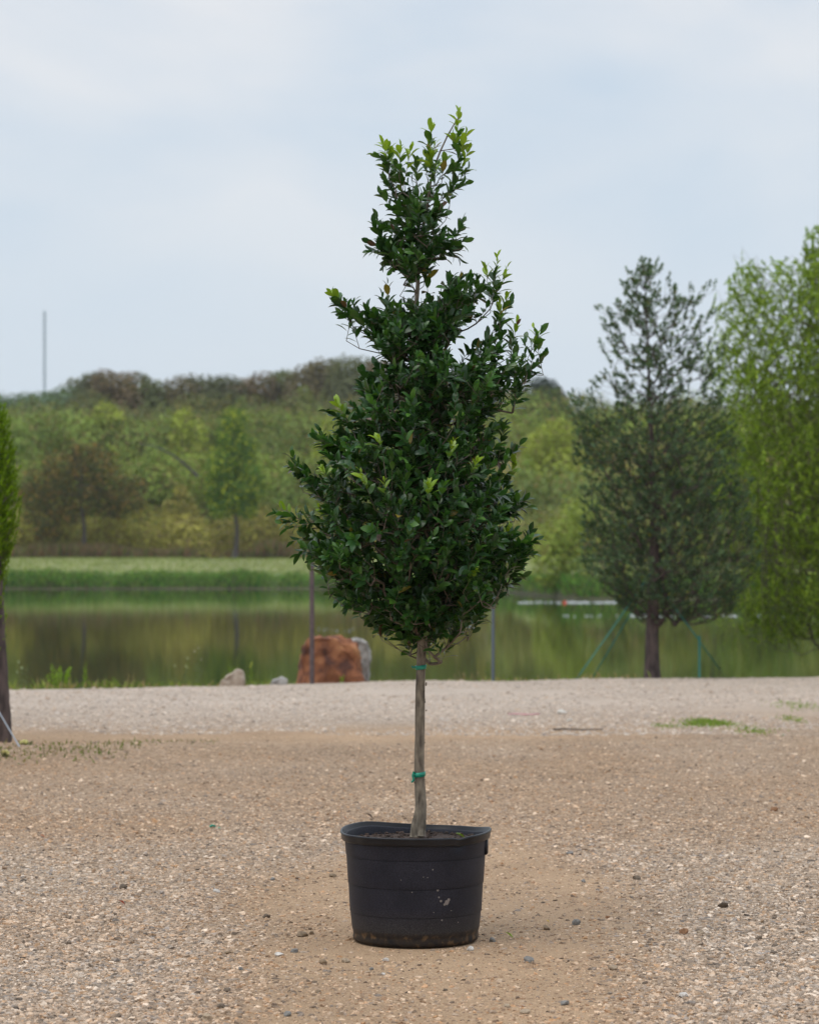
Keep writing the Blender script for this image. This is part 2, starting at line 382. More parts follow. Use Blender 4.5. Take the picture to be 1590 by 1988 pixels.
v = np.array([(-900, 34, WZ), (900, 34, WZ), (900, 300, WZ), (-900, 300, WZ)]); tag(obj_np('water', v, np.array([[0, 1, 2, 3]]), M_water, smooth=False), kind='structure')

def shore(X):
    return 218 - 60 * smooth01(X, 4.5, 11) + 3 * np.sin(X * .07) * smooth01(np.abs(X), 20, 40)
def bz(X, Y):                             # far bank and hill
    s = Y - shore(X)
    z = np.where(s < 0, WZ + s * .3, 0)
    z = np.where(s >= 0, WZ + .70 * smooth01(s, 0, 1.6) + .5 * smooth01(s, 1.3, 7), z)
    z = z + 1.45 * smooth01(s, 5, 42) + 16 * smooth01(s, 55, 170) + 20 * smooth01(s, 150, 500)
    return z + np.where(s > 0, .25 * (fbm(X * .12, Y * .12, 31) - .5) * smooth01(s, 2, 20), 0)
xs = np.concatenate([-np.geomspace(2300, 62, 22), np.arange(-60, 60.1, .8), np.geomspace(62, 2300, 22)])
sr = np.concatenate([[-30, -10, -3], np.arange(-1, 9, .35), np.arange(10, 60, 2.5), np.geomspace(62, 2100, 26)])
XX, SS = np.meshgrid(xs, sr); YY = shore(XX) + SS; ZZ = bz(XX, YY)
ZZ = ZZ + np.where((SS > .2) & (SS < 3), .18 * (fbm(XX * .6, YY * .6, 8) - .5), 0)
nx, ny = len(xs), len(sr); ii = (np.arange(ny - 1)[:, None] * nx + np.arange(nx - 1)).ravel()
grn = np.array([.13, .19, .05]); tan = np.array([.22, .24, .085]); mudc = np.array([.075, .075, .035])
k = smooth01(SS, 4, 20)[..., None]; cb = grn * (1 - k) + tan * k
kk = (fbm(XX * .25, YY * .08, 4)[..., None] - .5) * .5; cb = cb * (1 + kk)
k = (1 - smooth01(SS, .9, 1.6))[..., None]; cb = cb * (1 - k) + mudc * k
k = smooth01(SS, 40, 46)[..., None]; cb = cb * (1 - k) + np.array([.12, .11, .06]) * k
bank = obj_np('far_bank', np.stack([XX, YY, ZZ], -1).reshape(-1, 3), np.stack([ii, ii + 1, ii + nx + 1, ii + nx], -1), colmat('bank_soil', .95, bs=1.2), col=cb.reshape(-1, 3))
tag(bank, kind='structure')

# ------------------------------------------------------------------ foliage builders
LT_V = np.array([(0, 0, 0), (0, .25, .02), (0, .52, .02), (0, .78, -.02), (0, 1, -.10),
                 (-.36, .24, .05), (-.5, .52, .07), (-.36, .79, .02), (.36, .24, .05), (.5, .52, .07), (.36, .79, .02)], float)
LT_F = np.array([(0, 1, 5), (1, 2, 6), (1, 6, 5), (2, 3, 7), (2, 7, 6), (3, 4, 7),
                 (0, 8, 1), (1, 9, 2), (1, 8, 9), (2, 10, 3), (2, 9, 10), (3, 10, 4)])
SM_V = np.array([(0, 0, 0), (-.5, .5, .04), (.5, .5, .04), (0, 1, 0)], float); SM_F = np.array([(0, 2, 3, 1)])
def leaf_cloud(P, D, Nn, ln, wd, col, tpl='big'):
    TV, TF = (LT_V, LT_F) if tpl == 'big' else (SM_V, SM_F)
    D = unit(D); Sd = unit(np.cross(D, Nn)); Nn = np.cross(Sd, D)
    V = P[:, None] + (TV[None, :, 0] * wd[:, None])[..., None] * Sd[:, None] + (TV[None, :, 1] * ln[:, None])[..., None] * D[:, None] + (TV[None, :, 2] * ln[:, None])[..., None] * Nn[:, None]
    F = TF[None] + (np.arange(len(P)) * len(TV))[:, None, None]
    return V.reshape(-1, 3), F.reshape(-1, TF.shape[1]), np.repeat(col, len(TV), 0)

def skeleton(stem, stem_r, bases, r0, wander=.06, upw=1.2, steps=4, cap_r=.36):
    """connects every twig base to the growing tree; returns segments (a,b,ra,rb)"""
    nodes = [np.array(q, float) for q in stem]; par = [-1] + list(range(len(stem) - 1)); ns = len(stem)
    sx = np.array(stem)
    def rad(b):
        i = np.argmin(np.abs(sx[:, 2] - b[2])); return np.hypot(*(b[:2] - sx[i, :2]))
    order = np.argsort([rad(b) for b in bases]); ends = [None] * len(bases)
    A = np.zeros((ns + len(bases) * (steps + 1), 3)); A[:ns] = sx; cnt = ns
    for o in order:
        b = bases[o]; Q = A[:cnt]; d = Q - b; dist = np.linalg.norm(d, axis=1); hd = np.hypot(d[:, 0], d[:, 1])
        cost = dist + upw * np.maximum(0, d[:, 2] + .45 * hd) + .02
        j = int(np.argmin(cost)); q = Q[j]; prev = j; m = max(1, min(steps, int(dist[j] / .05)))
        L_ = dist[j]
        for s in range(1, m + 1):
            f = s / m; pnt = q * (1 - f) + b * f
            if s < m: pnt = pnt + rng.normal(0, wander * L_, 3) * [1, 1, .5] - np.array([0, 0, .04 * L_ * math.sin(math.pi * f)])
            A[cnt] = pnt; par.append(prev); prev = cnt; cnt += 1
        ends[o] = prev
    par = np.array(par[:cnt]); w_ = np.zeros(cnt)
    for e in ends: w_[e] += r0 ** 2.3
    rr = np.zeros(cnt)
    for i in range(cnt - 1, 0, -1):
        w_[i] = max(w_[i], r0 ** 2.3); w_[par[i]] += w_[i] if par[i] >= 0 else 0
    rr = np.maximum(w_, r0 ** 2.3) ** (1 / 2.3)
    rr[ns:] = np.minimum(rr[ns:], np.max(stem_r) * cap_r)
    seg = [(A[par[i]], A[i], min(rr[par[i]], rr[i] * 1.15) if par[i] >= ns else rr[i] * 1.1, rr[i]) for i in range(ns, cnt)]
    return seg
def segs_mesh(seg, sides=5):
    a = np.array([s[0] for s in seg]); b = np.array([s[1] for s in seg]); ra = np.array([s[2] for s in seg]); rb = np.array([s[3] for s in seg])
    T = unit(b - a); up = np.array([.3, .8, .5]); s1 = unit(np.cross(T, up)); s2 = np.cross(s1, T)
    an = np.arange(sides) * 2 * math.pi / sides; c, s = np.cos(an), np.sin(an)
    ring = c[None, :, None] * s1[:, None] + s[None, :, None] * s2[:, None]
    V = np.concatenate([a[:, None] + ring * ra[:, None, None], b[:, None] + ring * rb[:, None, None]], 1)
    j = np.arange(sides); k = (j + 1) % sides
    F = np.stack([j, k, k + sides, j + sides], -1)[None] + (np.arange(len(seg)) * 2 * sides)[:, None, None]
    return V.reshape(-1, 3), F.reshape(-1, 4)
def profile_tips(prof, n, D, depth, maxdepth, bias=.45, inset=12, holes=(), ax=None, dens=None, clump=None):
    """tips spread through a crown whose side view widths are prof=[(y, left, right)] in photograph pixels at distance D"""
    prof = np.array(prof, float); y0, y1 = prof[0, 0], prof[-1, 0]; out_ = []
    L_ = lambda y: np.interp(y, prof[:, 0], prof[:, 1]); R_ = lambda y: np.interp(y, prof[:, 0], prof[:, 2])
    mxw = (prof[:, 2] - prof[:, 1]).max() / 2
    while len(out_) < n:
        y = rng.uniform(y0, y1); a = (R_(y) - L_(y)) / 2; cx = (R_(y) + L_(y)) / 2
        if rng.random() > (a / mxw) ** 1.0: continue
        r = rng.random() ** bias; th = rng.uniform(0, 2 * math.pi)
        aa = max(a - inset, 3); x = cx + aa * r * math.cos(th); dy = min(a * depth, maxdepth) * r * math.sin(th)
        if any(((x - hx) / hr) ** 2 + ((y - hy) / hs) ** 2 < 1 for hx, hy, hr, hs in holes): continue
        if dens is not None and rng.random() > np.interp(y, *dens): continue
        pnt = at(x, y, D); sc = D / FPX
        pnt[1] += dy * sc
        c = at(cx if ax is None else ax, y, D)
        if clump and r > .35 and mnoise.noise(Vector(pnt / clump[0])) < clump[1]: continue
        o_ = pnt - c; o_[2] = 0
        out_.append((pnt, unit(o_ + 1e-6), r, (y - y0) / (y1 - y0)))
    return out_
def shoot(tip, d, length, nl, ln, ratio, spread=52, tipspread=22, flat=.35):
    """leaves set spirally round a twig that ends at tip; returns base, P, D, N, ln, wd, t"""
    d = unit(np.array(d, float)); base = tip - d * length
    a = unit(np.cross(d, [.2, .1, 1.0] if abs(d[2]) < .95 else [1, 0, 0])); b = np.cross(d, a)
    ph = rng.uniform(0, 6.28); t_ = np.linspace(0.08, 1, nl) ** .8
    az = ph + np.arange(nl) * 2.4 + rng.normal(0, .25, nl); sp = R(1) * (spread + (tipspread - spread) * t_ ** 2 + rng.normal(0, 9, nl))
    rad = np.cos(az)[:, None] * a + np.sin(az)[:, None] * b
    Dn = np.cos(sp)[:, None] * d + np.sin(sp)[:, None] * rad
    Dn[:, 2] += rng.normal(.0, .12, nl); Dn = unit(Dn)
    Nn = d * 1.0 + np.array([0, 0, flat]) + rng.normal(0, .22, (nl, 3))
    P = base + d * (length * t_)[:, None]
    l_ = ln * rng.uniform(.55, 1.22, nl) * (1 - .25 * t_ ** 3)
    return base, P, Dn, Nn, l_, l_ * ratio * rng.uniform(.85, 1.15, nl), t_

def crown_blobs(lobes, nper, size, col, cvar=.25, squash=1.0, warm=None, sky_up=.4):
    """clumps of foliage faces over overlapping lobes; lobes=[(x,y,z,r)]"""
    P, D_, Nn, C = [], [], [], []
    for (x, y, z, r) in lobes:
        n = int(nper * r * r)
        v = unit(rng.normal(size=(n, 3))); rr = r * rng.uniform(.55, 1.08, n) ** .6
        p_ = v * rr[:, None]; p_[:, 2] *= squash
        P.append(p_ + [x, y, z]); nrm = unit(v + rng.normal(0, .28, (n, 3)) + [0, 0, sky_up]); Nn.append(nrm)
        D_.append(unit(np.cross(nrm, rng.normal(size=(n, 3)))))
        base = np.array(col) * rng.uniform(1 - cvar * .6, 1 + cvar * .6)
        c = base * rng.uniform(1 - cvar, 1 + cvar, (n, 1))
        if warm is not None:
            k = (rng.random((n, 1)) < .24); c = np.where(k, np.array(warm) * rng.uniform(.7, 1.2, (n, 1)), c)
        C.append(c)
    P, D_, Nn, C = map(np.concatenate, (P, D_, Nn, C)); n = len(P)
    s = size * rng.uniform(.6, 1.4, n)
    return leaf_cloud(P - D_ * s[:, None] * .5, D_, Nn, s, s * .75, C, 'sm')

# ------------------------------------------------------------------ far wood
def ptop(px):                             # skyline of the far ridge in the photograph
    return np.interp(px, [-400, 0, 90, 130, 170, 257, 300, 342, 351, 445, 464, 490, 560, 600, 650, 690, 760, 860, 960, 1010, 1060, 1110, 1200, 1300, 1500, 2000],
                     [770, 762, 758, 738, 719, 716, 728, 744, 722, 718, 736, 724, 712, 700, 692, 688, 700, 720, 740, 745, 742, 760, 800, 830, 830, 800])
lob = []
for px in np.arange(-420, 1010, 21):
    Dd = rng.uniform(372, 400); yt = ptop(px) + rng.uniform(-3, 9); r = rng.uniform(2.2, 3.8)
    for q in range(3):
        c = at(px + rng.uniform(-8, 8), yt, Dd); lob.append((c[0], c[1] + rng.uniform(-3, 3), c[2] - r - q * 3.0, r * (1 + .12 * q)))
palr = [(.155, .130, .065), (.11, .12, .058), (.175, .130, .072), (.12, .14, .055)]
parts = []
for q, i in enumerate(range(0, len(lob), 3)):
    px = lob[i][0] / lob[i][1] * FPX + CX
    c_ = (.11, .16, .085) if px < 130 else palr[(i // 9) % 4]
    parts.append(crown_blobs(lob[i:i + 3], 80, .55, c_, .3))
for px in np.arange(1110, 1960, 30):
    c = at(px, rng.uniform(800, 835), 360); parts.append(crown_blobs([(c[0], c[1], c[2] - 3 - q * 3.4, 3.4) for q in range(4)], 34, .8, (.10, .13, .06), .3))
V, F, C = join(parts); tag(obj_np('woods', V, F, M_far, col=C), kind='stuff')

# underwood between the tellable trees, one mass
parts = []
for px in np.arange(-420, 1960, 26):
    for Dd, yt, cc_ in ((345, 775, (.14, .165, .06)), (318, 800, (.20, .27, .062)), (290, 880, (.23, .30, .060)), (268, 985, (.34, .315, .075))):
        c = at(px + rng.uniform(-14, 14), yt + rng.uniform(-16, 24), Dd + rng.uniform(-5, 5)); r = rng.uniform(2.4, 4.4) * Dd / 300
        zb = float(bz(c[0], c[1])); lb = []
        z = c[2] - r
        while z > zb - 1 and len(lb) < 3: lb.append((c[0] + rng.uniform(-1, 1), c[1], z, r)); z -= r * 1.3
        if not lb: lb = [(c[0], c[1], zb + r * .3, r)]
        tone_ = rng.uniform(.55, 1.25); parts.append(crown_blobs(lb, 60, .40, np.array(cc_) * tone_, .3, warm=(.24, .19, .07)))
for px in np.arange(985, 1900, 22):
    for Dd, yt, cc_ in ((238, 905, (.20, .26, .08)), (208, 985, (.26, .29, .085))):
        c = at(px + rng.uniform(-10, 10), yt + rng.uniform(-14, 22), Dd + rng.uniform(-4, 4)); r = rng.uniform(1.8, 3.0); zb = float(bz(c[0], c[1])); lb = []; z = c[2] - r
        while (z > zb - 1 and len(lb) < 3) or not lb: lb.append((c[0] + rng.uniform(-1, 1), c[1], z, r)); z -= r * 1.3
        parts.append(crown_blobs(lb, 70, .34, np.array(cc_) * rng.uniform(.75, 1.2), .3, warm=(.24, .19, .07)))
V, F, C = join(parts); tag(obj_np('undergrowth', V, F, M_far, col=C), kind='stuff')

# yellowing bushes and dry reeds along the foot of the wood
def tufts(n, xr, sfun, h, wv, cols, zf, lean=.35, m=None, hv=0):
    X = rng.uniform(*xr, n); Y = sfun(X, n); Z = zf(X, Y)
    d = np.stack([rng.normal(0, lean, n), rng.normal(0, lean, n), np.ones(n)], -1)
    nr = np.stack([rng.normal(0, .5, n), -np.ones(n), rng.normal(0, .3, n) + .5], -1)
    hh = h * rng.uniform(.5, 1.2, n) * (1 + hv * 2.2 * (fbm(X * .35, X * 0 + h, 12) - .5)); c = np.array(cols)[rng.integers(0, len(cols), n)] * rng.uniform(.75, 1.25, (n, 1))
    return leaf_cloud(np.stack([X, Y, Z - .02], -1), d, nr, hh, wv * rng.uniform(.6, 1.4, n), c, 'sm')
tt_ = tufts(26000, (-62, 30), lambda X, n: shore(X) + rng.uniform(43, 50, n), 1.35, .22,
            [(.24, .155, .095), (.28, .19, .12), (.20, .16, .08), (.17, .18, .07), (.28, .17, .11), (.20, .21, .08)], bz, hv=1)
tag(obj_np('grass', *tt_[:2], M_grass, col=tt_[2]), kind='stuff')
tt_ = tufts(30000, (-62, 30), lambda X, n: shore(X) + np.abs(rng.normal(0, 2.2, n)) + .25, .66, .10,
            [(.09, .23, .035), (.14, .27, .045), (.06, .13, .03), (.20, .28, .06), (.13, .14, .06)], bz, hv=1)
tag(obj_np('grass', *tt_[:2], M_grass, col=tt_[2]), kind='stuff')
tt_ = tufts(30000, (-62, 40), lambda X, n: shore(X) + rng.uniform(4, 42, n), .16, .10,
            [(.235, .265, .085), (.26, .285, .095), (.18, .26, .06)], bz)
tag(obj_np('grass', *tt_[:2], M_grass, col=tt_[2]), kind='stuff')

def far_tree(name, label, group, px, ytop, ybase, D, wpx, col, shape='round', n=60, size=.5, warm=None, base_frac=.0, trunk=None, ybot=None, lobes=None, cvar=.25):
    c = at(px, ytop, D); zb = float(bz(c[0], D)) if D > 150 else float(gz(c[0], D))
    sc = D / FPX; W = wpx * sc / 2; H = (c[2] - zb); hb = H * base_frac
    if ybot: hb = at(px, ybot, D)[2] - zb
    e = empty(name, (c[0], D, zb), label, 'tree' if 'tree' in name or 'willow' in name else 'bush', group)
    if lobes is None:
        lobes = []; k = 16
        for i in range(k):
            th = rng.uniform(0, 6.28); u_ = (i + .5) / k; z = zb + hb + (H - hb) * (.12 + .8 * u_)
            if shape == 'round': wr = W * math.sin(math.pi * min(.98, .16 + .84 * u_ * .98)) ** .6
            elif shape == 'column': wr = W * (math.sin(math.pi * (.20 + .72 * u_)) ** .8)
            r = max(.22 * W + .20 * wr, .32 * wr); rad_ = max(wr - r * .9, 0) * rng.uniform(.7, 1)
            lobes.append((c[0] + rad_ * math.cos(th), D + rad_ * math.sin(th), min(z, zb + H - r * .8), r))
        for i in range(7):
            th = rng.uniform(0, 6.28); lobes.append((c[0] + W * .55 * math.cos(th), D + W * .55 * math.sin(th), zb + hb + (H - hb) * rng.uniform(.3, .6), W * .42))
    V, F, C = crown_blobs(lobes, n, size, col, cvar, warm=warm)
    obj_np('crown', V, F, M_far, e, C)
    tr = trunk or .018 * H + .05
    top = zb + hb + (H - hb) * .6
    pts = spline([(c[0], D, zb - .3), (c[0] + .02 * H, D, zb + hb * .6 + .1), (c[0] - .01 * H, D, zb + hb + .2 * (H - hb)), (c[0], D, top)], 9)
    tv, tf = tube(pts, np.linspace(tr, tr * .3, 9), 7); add_poly('trunk', tv, tf, M_fbark, e)
    sg = []
    for i in range(6):
        q = lobes[rng.integers(0, len(lobes))]; s0 = pts[rng.integers(4, 8)]
        sg.append((s0, np.array(q[:3]), tr * .45, tr * .15))
    sv, sf = segs_mesh(sg); obj_np('limbs', sv, sf, M_fbark, e)['kind'] = 'stuff'
    return e

G_W = 'trees of the far wood'
YG, GG, DG, OG, BG = (.33, .385, .060), (.22, .30, .068), (.06, .085, .04), (.30, .26, .07), (.07, .09, .06)
wood = [
 (30, 805, 305, 130, GG, 'grey-green rounded tree in the far wood behind the bright green slim tree'),
 (108, 768, 330, 110, (.13, .18, .085), 'tall dusky green tree in the far wood right below the radio mast'),
 (205, 772, 318, 150, YG, 'yellow-green domed tree high in the far wood above the brown spreading tree'),
 (300, 850, 290, 130, GG, 'mid green tree in the far wood right of the brown spreading tree'),
 (355, 782, 312, 150, YG, 'broad yellow-green domed tree in the far wood left of the columnar tree'),
 (352, 930, 278, 90, OG, 'low yellowish tree in the far wood between the two bank trees'),
 (470, 760, 335, 80, (.13, .17, .055), 'small dark green treetop in the far wood right behind the columnar tree'),
 (545, 785, 308, 120, (.21, .27, .08), 'fresh green domed tree in the far wood right of the columnar tree'),
 (590, 740, 350, 90, (.17, .20, .055), 'olive tree just under the brown ridge left of the potted tree'),
 (560, 900, 284, 130, GG, 'dull green tree low in the far wood left of the potted tree crown'),
 (640, 790, 300, 110, YG, 'yellow-green tree in the far wood touching the left edge of the potted tree'),
 (1052, 732, 330, 130, (.045, .062, .048), 'dark rounded tree on the skyline between potted tree and staked oak'),
 (1080, 815, 262, 170, YG, 'pale yellow-green tree below the dark rounded skyline tree'),
 (1020, 880, 240, 110, GG, 'hazy green tree beside the right edge of the potted tree crown'),
]
for (px, yt, D, wp, c_, lab) in wood:
    far_tree('wood_tree', lab, G_W, px, yt, 0, D, wp, c_, n=80, size=.40 * D / 300, warm=(.24, .23, .07) if c_[0] > .09 else None)
sl = []
for (x, y, r) in ((165, 890, 30), (120, 905, 34), (205, 905, 32), (85, 935, 36), (160, 930, 44), (235, 945, 34), (262, 975, 24), (70, 970, 28), (110, 970, 36), (190, 970, 34), (225, 985, 22), (95, 1005, 26), (60, 1000, 18), (140, 995, 24), (150, 875, 18), (190, 880, 18), (270, 945, 20), (52, 950, 16), (105, 1035, 16), (80, 1040, 14)):
    for sgn in (-1, 1):
        c = at(x + rng.uniform(-5, 5), y + rng.uniform(-4, 4), 262); sl.append((c[0], 262 + sgn * rng.uniform(.5, 3.2), c[2], r * 262 / FPX))
far_tree('spreading_tree', 'brown-green spreading tree with short trunk on the far bank', 'trees standing on the far bank', 160, 862, 1085, 262, 232, (.080, .088, .034), lobes=sl, n=130, size=.28, warm=(.30, .17, .05), ybot=1000, cvar=.3)
cl = []
for (dx, y, r) in ((0, 815, 28), (-8, 850, 34), (14, 870, 34), (-22, 905, 36), (24, 915, 34), (0, 900, 40), (-30, 950, 32), (30, 950, 32), (0, 955, 42), (-26, 982, 28), (24, 985, 26), (38, 925, 20), (-42, 930, 18)):
    c = at(455 + dx, y, 258); cl.append((c[0], 258 + rng.uniform(-1, 1), c[2], r * 260 / FPX))
far_tree('columnar_tree', 'dark green columnar tree with yellowish tip on the far bank', 'trees standing on the far bank', 455, 790, 1085, 260, 115, (.085, .165, .026), lobes=cl, n=280, size=.26, warm=(.42, .46, .045), ybot=1000, trunk=.28)
# bare leaning limb showing in the wood
e = empty('dead_branch', at(385, 925, 276), 'dark bare leaning branch in the far wood between the bank trees', 'branch')
pts = spline([at(*q, 276) for q in ((385, 925), (345, 890), (305, 868), (270, 862))], 12); tv, tf = tube(pts, np.linspace(.17, .05, 12), 6, .3); add_poly('limb', tv, tf, mat('dead_wood', (.05, .048, .05), .9), e)
# soft willow and shrubs on the right shore
def soft_bush(name, label, px, yt, yb, D, wp, col, n=90, size=.28, group=None):
    lb = []
    for i in range(15):
        th = rng.uniform(0, 6.28); u_ = rng.uniform(0, 1); y = yt + (yb - yt) * (.14 + .8 * u_); wr = wp / 2 * (.35 + .55 * math.sin(math.pi * (.15 + .6 * u_)))
        c = at(px, y, D); rr = wr * rng.uniform(0, .9) * D / FPX; lb.append((c[0] + rr * math.cos(th), D + rr * math.sin(th), c[2], wp * .20 * D / FPX))
    return far_tree(name, label, group, px, yt, yb, D, wp, col, lobes=lb, n=n, size=size, warm=(.26, .27, .06))
G_S = 'greenery along the right shore'
soft_bush('willow_bush', 'soft yellow-green willow on the far shore left of the staked oak', 1095, 955, 1150, 168, 190, (.25, .31, .06), group=G_S)
soft_bush('shore_bush', 'dull green shore bush seen through the lower left of the staked oak', 1190, 1010, 1150, 163, 150, (.14, .20, .065), group=G_S)
soft_bush('shore_bush', 'olive shore bush seen behind the trunk of the staked oak', 1310, 1020, 1160, 162, 180, (.17, .20, .055), group=G_S)
soft_bush('shore_bush', 'green shore bush seen through the hanging willow strands', 1470, 990, 1160, 162, 220, (.16, .23, .05), group=G_S)
soft_bush('shore_tree', 'tall green tree on the right shore behind the oak and the weeping willow', 1400, 830, 1150, 185, 300, (.13, .19, .05), n=60, size=.35, group=G_S)
soft_bush('shore_tree', 'tall green tree on the right shore at the edge behind the weeping willow', 1620, 800, 1150, 185, 320, (.16, .23, .05), n=60, size=.35, group=G_S)

# radio mast
e = empty('radio_mast', (at(87, 0, 520)[0], 520, float(bz(at(87, 0, 520)[0], 520))), 'thin pale blue radio mast rising above the far wood', 'mast')
mt_ = at(87, 603, 520); r_ = .24; sg = []
mz = np.arange(e.location.z, mt_[2], 1.2); leg = [(r_ * math.cos(a), r_ * math.sin(a)) for a in (0, 2.094, 4.189)]
for a in leg: sg.append((np.array([mt_[0] + a[0], 520 + a[1], mz[0]]), np.array([mt_[0] + a[0], 520 + a[1], mt_[2]]), .07, .07))
V, F = segs_mesh(sg); obj_np('mast_legs', V, F, M_mast, e)
sg = []
for i in range(len(mz) - 1):
    for k in range(3):
        a, b = leg[k], leg[(k + 1) % 3]
        sg.append((np.array([mt_[0] + a[0], 520 + a[1], mz[i]]), np.array([mt_[0] + b[0], 520 + b[1], mz[i + 1]]), .035, .035))
        sg.append((np.array([mt_[0] + a[0], 520 + a[1], mz[i]]), np.array([mt_[0] + b[0], 520 + b[1], mz[i]]), .035, .035))
V, F = segs_mesh(sg, 4); tag(obj_np('lattice', V, F, M_mast, e), kind='stuff')

# foam and one ripple streak on the pond, and the red float
parts = []
def foam(px0, px1, py, n, s):
    D = gd(py, WZ)
    for i in range(n):
        px = rng.uniform(px0, px1); c = at(px, py, D); sx = s * rng.uniform(.3, 1.2)
        parts.append((IV * [sx, .5 * s + .1, .02 + .035 * rng.random()] + [c[0], D + rng.normal(0, .8), WZ + .01], IF))
foam(1095, 1200, 1170, 60, .16); foam(1000, 1100, 1170, 40, .08); foam(1285, 1310, 1170, 8, .15)
foam(1225, 1240, 1196, 5, .10); foam(1252, 1305, 1196, 16, .11); foam(1350, 1378, 1196, 12, .12); foam(1405, 1432, 1196, 12, .14); foam(1458, 1476, 1196, 8, .17); foam(1060, 1220, 1196, 10, .04)
foam(1480, 1560, 1196, 5, .07); foam(612, 688, 1224, 12, .012)  # last streak is a bright ripple, imitated by small white lumps
V, F = join(parts); tag(obj_np('foam', V, F, M_foam_ripple), kind='stuff')
c = at(1096, 1169, 143); fl = obj_np('float', IV2 * [.11, .11, .10] + [0, 0, .02], IF2, M_red); fl.location = (c[0], 143, WZ)
tag(fl, 'small red float on the pond at the left end of the white foam line', 'buoy')

# ------------------------------------------------------------------ trees built from twigs and leaves
def leafy_tree(name, label, cat, stem_px, D, r_stem, prof, nshoot, leafn, ln, ratio, cols, m, up=.55, length=(.12, .26), depth=.9, maxd=400,
               holes=(), tips=(), mtw=M_twig, mtr=M_dbark, tpl='sm', zbase=0.0, droop=None, group=None, r0=.003, bias=.45, wander=.05, parts_=True, spread=52, inset=12, ax=None, dens=None, ylow=None, clump=None):
    st = spline([at(a, b, D) for a, b in stem_px], 40)
    e = empty(name, (st[0][0], D, zbase), label, cat, group)
    rs = spline(np.array(r_stem)[:, None], 40)[:, 0]
    st_j = st + np.stack([np.zeros(40), .0 * st[:, 2], np.zeros(40)], -1)
    tp = profile_tips(prof, nshoot, D, depth, maxd, bias, inset, holes, ax, dens, clump)
    T_ = []
    for (q, o, r, f) in tp:
        d = o * rng.uniform(.5, 1.1) + np.array([0, 0, up]) + rng.normal(0, .28, 3)
        if droop: d = droop(o, f)
        T_.append((q, d, rng.uniform(*length), False))
    for q in tips:
        px, py, dy, dx, dz = q[:5]; c = at(px, py, D + dy); T_.append((c, (dx, q[6] if len(q) > 6 else 0, dz), rng.uniform(*length) * 1.1, q[5] if len(q) > 5 else False))
    bases, LF, seg = [], [], []
    for (q, d, L_, young) in T_:
        nl = int(rng.integers(*leafn))
        b, P, Dn, Nn, l_, w_, t_ = shoot(q, d, L_, nl, ln, ratio, spread)
        bases.append(b); seg.append((b, q, r0, r0 * .5)); LF.append((P, Dn, Nn, l_, w_, t_, np.full(nl, float(young)), np.full(nl, rng.uniform(.7, 1.35))))  # per-shoot tone; its spread also stands for top-lit leaf clusters
    sk = skeleton(list(st_j[st_j[:, 2] > at(0, ylow, D)[2]]) if ylow else list(st_j), rs, bases, r0, wander)
    V, F = segs_mesh(sk + seg); tw = obj_np('branches', V, F, mtw, e); tw['kind'] = 'stuff'
    tv, tf = tube(st_j, rs, 12, .08); add_poly('trunk', tv, tf, mtr, e)
    P, Dn, Nn, l_, w_, t_, yg, br = [np.concatenate(k) for k in zip(*LF)]
    C = cols(P, t_, yg, br)
    return e, (P, Dn, Nn, l_, w_, C, tpl, t_, yg)

# staked oak
D0 = 36.2
def oak_cols(P, t, y, br):
    c = np.array([(.085, .135, .078), (.068, .11, .066), (.11, .16, .080), (.12, .12, .068)])[rng.choice(4, len(P), p=[.4, .3, .2, .1])]
    c = c * (br * rng.uniform(.8, 1.2, len(P)))[:, None]; k = rng.random(len(P)) < .012
    return np.where(k[:, None], [.25, .25, .05], c)
prof = [(500, 1238, 1262), (520, 1214, 1296), (560, 1200, 1316), (600, 1164, 1382), (650, 1160, 1392), (700, 1172, 1402), (750, 1150, 1408), (790, 1112, 1422), (850, 1097, 1442),
        (900, 1104, 1462), (950, 1112, 1472), (1000, 1112, 1482), (1050, 1108, 1488), (1100, 1118, 1490), (1150, 1165, 1455), (1195, 1205, 1420)]
oh = [(1330, 540, 22, 34), (1190, 555, 16, 40), (1172, 775, 26, 32), (1222, 660, 7, 34), (1310, 690, 7, 36), (1140, 730, 24, 40), (1240, 790, 9, 18), (1350, 760, 9, 22), (1275, 600, 6, 26), (1195, 700, 7, 16), (1340, 640, 6, 16)]
tips = [(1245, 500, 0, 0, 1), (1262, 505, 0, .2, 1), (1285, 515, 0, .3, 1), (1215, 520, 0, -.3, 1), (1205, 545, 0, -.4, .8), (1300, 530, 0, .4, 1), (1377, 548, 0, .3, 1), (1345, 560, 0, .1, 1), (1165, 618, 0, -.4, 1), (1390, 600, 0, .4, .8), (1150, 740, 0, -.8, .7), (1105, 765, 0, -.9, .5), (1125, 770, 0, -.6, .6)]
for (x, y) in ((1165, 615), (1174, 638), (1166, 665), (1186, 600), (1196, 585), (1180, 690), (1200, 720), (1192, 750), (1212, 560), (1178, 715), (1222, 540), (1205, 620), (1196, 660), (1378, 552), (1368, 575), (1346, 566), (1356, 590),
               (1385, 600), (1364, 615), (1388, 640), (1374, 662), (1396, 690), (1350, 632), (1342, 600), (1385, 720), (1400, 750), (1366, 700), (1355, 665), (1408, 775), (1392, 665), (1106, 768), (1120, 760), (1136, 778), (1150, 748), (1100, 800), (1116, 820),
               (1160, 735), (1300, 540), (1312, 565), (1322, 590), (1255, 505), (1270, 515), (1238, 520), (1108, 845), (1106, 880), (1128, 800), (1320, 620), (1330, 650), (1232, 560), (1280, 545), (1262, 530)):
    for k in range(3): tips.append((x + rng.normal(0, 7), y + rng.normal(0, 9), rng.normal(0, .35), np.sign(x - 1262) * rng.uniform(0, .6), rng.uniform(.3, 1)))
